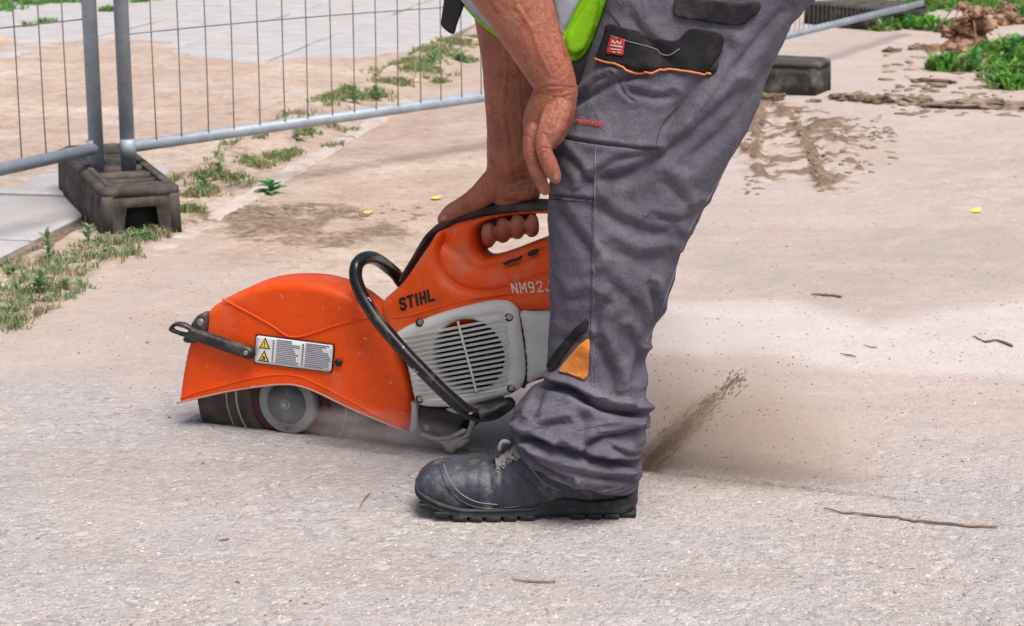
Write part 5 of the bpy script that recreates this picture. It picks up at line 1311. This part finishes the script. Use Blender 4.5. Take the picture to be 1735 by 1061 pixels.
# --- arms, shoulders, neck and head: one continuous skin
sk = MB()
def limb(pts, seg=20, up=(0, 1, 0)):
    Q = cr([(*p, *(r_ if isinstance(r_, tuple) else (r_, r_))) for p, r_ in pts], 6)
    sk.tube([q[:3] for q in Q], [(q[3], q[4]) for q in Q], seg, up=up)
LY = BY - .075                                     # near arm
shL, shR, elL = vp(985, -455, BY - .07), vp(985, -440, 3.02), vp(800, -120, LY)
wl = vp(938, 150, LY + .01)
# near forearm (outline read from the photo)
limb([(shL, .062), (lin(shL, elL, .5), .052), (elL, .046), (vp(838, -50, LY), (.047, .049)), (vp(873, 0, LY), (.044, .0475)), (vp(901, 58, LY), (.039, .0405)), (vp(921, 100, LY), (.034, .0350)), (vp(938, 137, LY), (.027, .0300)), (vp(942, 158, LY + .002), (.0235, .029))], 24)
# near hand: the back of the hand lies over the knee, fingers down its front
HY = LY - .012
limb([(vp(943, 152, LY), (.0235, .030)), (vp(937, 175, LY + .002), (.023, .032)), (vp(929, 200, LY + .006), (.021, .033)), (vp(921, 224, LY + .012), (.019, .030)), (vp(915, 238, LY + .016), (.016, .024))], 24)
limb([(vp(948, 180, HY), (.015, .018)), (vp(936, 212, HY - .006), (.016, .019)), (vp(925, 236, HY - .010), (.0135, .0145))], 18)
# thumb, outermost
limb([(vp(928, 222, HY - .008), .0135), (vp(921, 246, HY - .014), .0115), (vp(924, 262, HY - .016), .0108), (vp(932, 281, HY - .014), .0112), (vp(939, 297, HY - .008), .0098), (vp(941, 302, HY - .007), .0082)], 16)
# forefinger behind it, then three more round the front of the knee
limb([(vp(905, 222, HY + .008), .0125), (vp(899, 246, HY + .006), .0112), (vp(904, 272, HY + .006), .0102), (vp(914, 300, HY + .010), .0095), (vp(923, 322, HY + .018), .0080)], 16)
limb([(vp(908, 224, HY + .028), .0125), (vp(902, 250, HY + .034), .0112), (vp(906, 280, HY + .038), .0102), (vp(916, 306, HY + .044), .0090), (vp(923, 322, HY + .050), .0078)], 16)
limb([(vp(916, 222, HY + .048), .012), (vp(911, 246, HY + .058), .0108), (vp(913, 274, HY + .062), .0100), (vp(920, 296, HY + .066), .0085)], 16)
limb([(vp(922, 216, HY + .062), .011), (vp(918, 238, HY + .078), .0098), (vp(920, 260, HY + .084), .0088), (vp(924, 278, HY + .088), .0078)], 16)
limb([(vp(926, 196, LY + .02), .022), (vp(920, 214, LY + .045), .018)], 16)
# far arm
AW = -.020
def H(px, py, w_=AW): return SW(px, py, w_)
elR = vp(838, -120, 3.0)
limb([(shR, .062), (lin(shR, elR, .5), .052), (elR, .050), (vp(850, -40, 2.99), (.053, .054)), (vp(860, 37, 2.975), (.049, .050)), (vp(866, 100, 2.96), (.046, .046)), (vp(868, 166, 2.95), (.040, .043)), (vp(868, 222, 2.94), (.034, .040)), (vp(868, 262, 2.935), (.031, .040)), (H(869, 285), (.030, .041))], 26)
# far hand: heel and back over the grip, thumb forward along it
limb([(H(869, 276), (.028, .040)), (H(868, 300), (.030, .042)), (H(871, 322), (.031, .040)), (H(874, 336, -.024), (.026, .036))], 24)
limb([(H(852, 290, .000), (.020, .022)), (H(832, 316, .004), (.019, .022)), (H(808, 336, .004), (.015, .0185)), (H(788, 347, .002), (.0135, .0150)), (H(770, 358, -.002), (.0132, .0145)), (H(757, 368, -.005), (.0118, .0125)), (H(751, 372, -.006), (.0095, .0100))], 20)
limb([(H(850, 322, .0), (.016, .018)), (H(885, 318, .004), (.019, .020)), (H(899, 322, -.01), (.014, .018))], 18)
limb([(H(890, 300, -.01), (.020, .022)), (H(893, 325, -.02), (.019, .020))], 16)
# knuckles behind the grip and four fingers curling up under it
for i, (x, yt, r0, x0) in enumerate(((827, 393, .0125, 836), (852, 384, .0128, 855), (876, 378, .0128, 876), (901, 376, .0112, 896))):
    limb([(H(x0, 330, -.040), r0 * 1.1), (H(x0, 345, -.064), r0 * 1.05), (H(lin(x0, x, .5), 374, -.074), r0), (H(x, yt + 12, -.058), r0 * .96), (H(x, yt + 15, -.036), r0 * .95), (H(x + 1, yt + 12, -.014), r0 * .95), (H(x + 1, yt + 4, .004), r0 * .96), (H(x + 1, yt - 3, .008), r0 * .90)], 16)
limb([(H(836, 326, -.035), (.018, .02)), (H(866, 322, -.045), (.022, .024)), (H(897, 326, -.04), (.018, .02))], 16)
# shoulders, neck, head (above the picture)
limb([(shL, .062), (lin(shL, shR, .5) + Vector((.03, 0, .03)), (.075, .08)), (shR, .062)], 20, up=(0, 0, 1))
nk = lin(shL, shR, .5) + Vector((0, 0, .03)); hd = nk + Vector((-.17, -.01, .06))
limb([(nk, .058), (lin(nk, hd, .55), .056), (hd, .06)], 20)
limb([(hd + Vector((.045, 0, .05)), (.070, .068)), (hd + Vector((.0, 0, .015)), (.082, .076)), (hd + Vector((-.05, 0, -.045)), (.072, .066)), (hd + Vector((-.08, 0, -.085)), (.045, .045))], 24)
limb([(hd + Vector((-.075, 0, .0)), (.014, .012)), (hd + Vector((-.112, 0, -.03)), (.014, .013)), (hd + Vector((-.098, 0, -.045)), (.010, .012))], 12)
for s in (-1, 1): limb([(hd + Vector((.005, s * .072, .01)), (.012, .014)), (hd + Vector((.015, s * .082, .03)), (.008, .016))], 10)
for s in (-1, 1): limb([(hd + Vector((-.082, s * .02, .012)), .012), (hd + Vector((-.078, s * .045, .012)), .012)], 10)
body = pobj(sk, 'body', M['skin'])
rm = body.modifiers.new('join', 'REMESH'); rm.mode = 'VOXEL'; rm.voxel_size = .0019; rm.use_smooth_shade = True
s1 = body.modifiers.new('soften', 'SMOOTH'); s1.iterations = 5; s1.factor = .6
dg = bpy.context.evaluated_depsgraph_get(); ev_ = body.evaluated_get(dg); bme = bpy.data.meshes.new_from_object(ev_); body.modifiers.clear(); body.data = bme
bme.polygons.foreach_set('use_smooth', [True] * len(bme.polygons))
# sculpt creases, tendons, finger joints
def sculpt_skin():
    n = len(bme.vertices); P = np.empty(n * 3); bme.vertices.foreach_get('co', P); P = P.reshape(-1, 3); Nn_ = np.empty(n * 3); bme.vertices.foreach_get('normal', Nn_); Nn_ = Nn_.reshape(-1, 3)
    W = P + np.array(PO); px, py = proj(W); front = sstep(.05, .4, -Nn_[:, 1]); d = np.zeros(n); near = W[:, 1] < 2.78
    def crease(pts, wd, dp, msk, rg=.5):
        nonlocal d
        pl = np.array(cr(pts, 4)); q, s = segdist(px, py, pl, signed=True); sd_ = q * s
        g = -np.exp(-(sd_ / wd) ** 2) + rg * np.exp(-((sd_ + wd * 1.8) / (wd * 1.3)) ** 2) + rg * np.exp(-((sd_ - wd * 1.8) / (wd * 1.3)) ** 2); d = d + g * dp * msk * front * sstep(wd * 6, wd * 3, q)
    nm = near.astype(float); fm_ = 1 - nm
    for a in (([(908, 152), (935, 146), (975, 150)], 2.2, .0012), ([(906, 160), (930, 154), (962, 153)], 2.0, .0011), ([(912, 168), (930, 158), (955, 158)], 1.8, .0009), ([(908, 258), (922, 250), (934, 256)], 2, .0010), ([(916, 262), (926, 256), (936, 262)], 1.6, .0008), ([(926, 284), (934, 280), (942, 280)], 1.6, .0007), ([(893, 262), (902, 258), (910, 262)], 1.6, .0008), ([(932, 166), (922, 190), (912, 222), (906, 240)], 3.2, -.0014), ([(948, 168), (944, 190), (934, 214)], 3.2, -.0013), ([(878, 14), (900, 48), (912, 84), (930, 126)], 3.4, -.0012), ([(918, 10), (930, 60), (948, 110)], 3.2, -.0010), ([(922, 226), (928, 240), (924, 262)], 2.2, .0010), ([(925, 160), (945, 166), (968, 160)], 1.6, .0009)): crease(*a, nm)
    for a in (([(835, 272), (860, 266), (905, 272)], 2.4, .0014), ([(858, 200), (866, 240), (868, 275)], 4, .0014), ([(868, 280), (874, 300), (866, 325)], 4, .0022), ([(848, 50), (858, 110), (852, 170), (858, 240)], 3.5, -.0013), ([(876, 120), (882, 190), (878, 262)], 3, -.0011), ([(842, 300), (822, 318), (800, 338)], 3.5, -.0008), ([(868, 322), (880, 312), (905, 306)], 2.5, .0012), ([(804, 320), (820, 334), (836, 346)], 3, .0010), ([(775, 348), (782, 356), (788, 364)], 2, .0008), ([(836, 160), (845, 210), (850, 262)], 5, .0010)): crease(*a, fm_)
    d = d + .0007 * fbm(px / 9, py / 16, 4, 71) + .0010 * fbm(px / 40, py / 60, 3, 72)
    P = P + Nn_ * d[:, None]; bme.vertices.foreach_set('co', P.ravel()); bme.update()
    return W
sculpt_skin()
BB = BVHTree.FromPolygons([v.co + PO for v in bme.vertices], [tuple(p.vertices) for p in bme.polygons])
def on_skin(px, py, off=.0004):
    h = BB.ray_cast(C0, ray(px, py).normalized())
    if h[0] is None: return None
    n_ = h[1] if h[1].dot(ray(px, py)) < 0 else -h[1]; return h[0] + n_ * off
def nail(cxp, cyp, a, b, rot, off=.0005):
    v = [on_skin(cxp, cyp, off + .0006)]; K = 14
    for k in range(K):
        t = 2 * math.pi * k / K; x, y = a * math.cos(t), b * math.sin(t); v.append(on_skin(cxp + x * math.cos(rot) - y * math.sin(rot), cyp + x * math.sin(rot) + y * math.cos(rot), off))
    if any(q is None for q in v): return
    pobj(MB().add(v, [(0, 1 + k, 1 + (k + 1) % K) for k in range(K)]), 'fingernail', M['nail'], body)
nail(942, 299, 4.2, 5.5, -.3); nail(752, 369, 6, 4, -.5)
hair = MB(); hair.tube([hd + Vector((.07, 0, .03)), hd + Vector((.05, 0, .075)), hd + Vector((.0, 0, .075)), hd + Vector((-.04, 0, .06))], [(.045, .06), (.055, .075), (.045, .078), (.03, .06)], 20, up=(0, 1, 0)); pobj(hair, 'hair', M['shirt'], body)

# --- vest, shirt
tor = MB()
elt(tor, [(tuple(vp(1290, -260, 2.77)), (.16, .19)), (tuple(vp(1190, -330, 2.79)), (.16, .19)), (tuple(vp(1080, -400, 2.81)), (.155, .20)), (tuple(vp(985, -455, 2.83)), (.12, .19))])
pobj(tor, 'shirt', M['shirt'])
vs_ = MB()
elt(vs_, [(tuple(vp(1230, -300, 2.78)), (.175, .205)), (tuple(vp(1120, -372, 2.80)), (.175, .21)), (tuple(vp(1010, -430, 2.82)), (.15, .20))])
vest = pobj(vs_, 'safety_vest', M['vest'])
def sheet(name, m, pts, Yc, th, bulge=.01, parent=vest, step=.006, seed=1, tilt=0.0):
    out = resample(cr([(vp(x, y, Yc).x, vp(x, y, Yc).z) for x, y in pts], 5, True), step, True)
    rl = lambda x, y: bulge * fbm(x * 14 + y * 9, y * 10, 3, seed)
    V, Fc = inflate(out, th / 2, -th / 2, th * .45, step, relief=rl, fmap=lambda x, z, w_: (x, Yc - w_ - bulge * float(fbm(x * 14 + z * 9, z * 10, 3, seed)) * (1 if w_ < 0 else 0) + tilt * (z - .75), z))
    return pobj(MB().add(V, Fc), name, M[m] if isinstance(m, str) else m, parent)
VY = 2.72
sheet('vest_front', 'vest', [(755, -70), (774, -8), (795, 22), (818, 44), (836, 58), (858, 71), (885, 72), (915, 80), (945, 98), (966, 107), (982, 102), (996, 86), (1006, 62), (1018, 30), (1034, -10), (1080, -60), (1100, -160), (1060, -300), (980, -380), (900, -360), (820, -240)], VY, .016, .010)
sheet('reflective_tape', 'silver', [(762, -50), (777, -6), (797, 18), (818, 38), (836, 50), (864, 44), (850, 28), (826, 6), (812, -14), (800, -40)], VY - .011, .004, .004)
sheet('reflective_tape', 'silver', [(932, -60), (936, -10), (944, 26), (951, 60), (962, 42), (974, 16), (984, -6), (1000, -40), (1000, -80)], VY - .012, .004, .004)
sheet('vest_pocket', 'vest', [(958, 62), (972, 40), (990, 14), (1004, -10), (1018, -10), (1012, 20), (1002, 54), (990, 82), (976, 92), (962, 84)], VY - .013, .006, .006, seed=4)
sheet('hem_shade_sheet', 'shirt', [(962, 100), (985, 100), (1002, 70), (1016, 34), (1036, -20), (1060, -20), (1040, 30), (1014, 78), (1004, 120), (992, 152), (978, 158), (966, 120)], VY + .0, .01, .003)  # dark sheet put in for the shade below the vest hem
sheet('strap', 'shirt', [(757, -60), (752, 0), (748, 30), (747, 42), (756, 52), (769, 58), (775, 40), (785, 14), (790, -10), (792, -60)], VY - .006, .006, .003, step=.004)

# ================================================================== DUST IN THE AIR
def cloud(name, label, c, size, rot, dens, col, nscale, seed, lo=.42, hi=.75, aniso=.0, stretch=(1, 1, 1)):
    bm = bmesh.new(); bmesh.ops.create_icosphere(bm, subdivisions=3, radius=1); me = bpy.data.meshes.new(name); bm.to_mesh(me); bm.free()
    o = bpy.data.objects.new(name, me); COL.objects.link(o); o.location = c; o.scale = size; o.rotation_euler = rot
    m = bpy.data.materials.new(name + '_air'); m.use_nodes = True; n = m.node_tree.nodes; l = m.node_tree.links; n.clear()
    out = n.new('ShaderNodeOutputMaterial'); v = n.new('ShaderNodeVolumePrincipled'); v.inputs['Color'].default_value = (*col, 1); v.inputs['Anisotropy'].default_value = aniso
    tc = n.new('ShaderNodeTexCoord'); gr_ = n.new('ShaderNodeTexGradient'); gr_.gradient_type = 'SPHERICAL'; l.new(tc.outputs['Object'], gr_.inputs[0])
    mp = n.new('ShaderNodeMapping'); mp.inputs['Scale'].default_value = stretch; mp.inputs['Location'].default_value = (seed, seed * 2, 0); l.new(tc.outputs['Object'], mp.inputs[0])
    nz = n.new('ShaderNodeTexNoise'); nz.inputs['Scale'].default_value = nscale; nz.inputs['Detail'].default_value = 4; l.new(mp.outputs[0], nz.inputs['Vector'])
    mr = n.new('ShaderNodeMapRange'); mr.inputs[1].default_value = lo; mr.inputs[2].default_value = hi; l.new(nz.outputs['Fac'], mr.inputs[0])
    a = n.new('ShaderNodeMath'); a.operation = 'MULTIPLY'; l.new(mr.outputs[0], a.inputs[0]); l.new(gr_.outputs['Fac'], a.inputs[1])
    b = n.new('ShaderNodeMath'); b.operation = 'MULTIPLY'; l.new(a.outputs[0], b.inputs[0]); b.inputs[1].default_value = dens; l.new(b.outputs[0], v.inputs['Density'])
    l.new(v.outputs[0], out.inputs['Volume']); me.materials.append(m)
    tag(o, label, 'dust', kind='stuff'); return o
cloud('dust_cloud', 'pale dust drifting low behind the turning blade, under the guard', SW(640, 728, .055), (.17, .035, .038), (0, 0, ANG), 42, (.80, .74, .70), 1.6, 3, .35, .6)
cloud('dust_cloud', 'thin beige dust hanging over the road behind the boot heel', SW(1205, 735, -.04), (.34, .12, .20), (0, R(22), ANG), 21, (.86, .71, .59), 1.5, 9, .35, .65)
jet = [SW(1086, 797, -.0), SW(1120, 764, -.01), SW(1152, 733, -.015), (SW(1190, 694, -.02)), SW(1222, 665, -.02), SW(1256, 637, -.02)]
jc = (jet[0] + jet[3]) / 2; jd = (jet[3] - jet[0])
cloud('dust_jet', 'dark brown jet of soil and dust thrown back along the cut', jc + jd * .05, (jd.length * .85, .026, .026), Vector((1, 0, 0)).rotation_difference(jd.normalized()).to_euler(), 110, (.32, .19, .12), 3.2, 5, .40, .55, stretch=(2.2, .8, .8))
def flung():
    r_ = random.Random(8); mb = MB(); Q = cr(jet, 10); n = len(Q)
    for k in range(1300):
        t = min(r_.random() ** 1.4, .97 + .03 * r_.random())
        if float(vnoise(t * 11, 3.3, 4)) < r_.uniform(-.9, .35) - .15 * t: continue
        p = Vector(Q[int(t * (n - 1))]); sp = .0025 + .0075 * t * (1 - .5 * t) + (.011 if r_.random() < .13 else 0); p += Vector((r_.gauss(0, sp), r_.gauss(0, sp), r_.gauss(0, sp)))
        if p.z < .001: p.z = .001
        s = min(.0026, math.exp(r_.gauss(-7.15, .45))); jd_ = jd.normalized(); e1 = s * r_.uniform(1.2, 5); mb.tube([p - jd_ * e1, p + Vector((r_.gauss(0, s * .6), 0, r_.gauss(0, s * .6))), p + jd_ * e1], [s * .4, s * .8, s * .3], 5, rnd=False)
    for k in range(200):
        p = SW(r_.uniform(1100, 1380), r_.uniform(600, 800), r_.uniform(-.08, .05)); 
        if p.z < .003: continue
        blob(mb, p, r_.uniform(.0004, .0013), k, .8, 0, 0, 0, 1.4)
    o = mb.build('flung_soil', M['jet'], smooth=False); tag(o, 'grains of brown soil flung up behind the boot along the cut', 'soil', kind='stuff')
M['jet'] = mat('flung_soil', (.20, .125, .085), .95, var=.3, vscale=60)
flung()
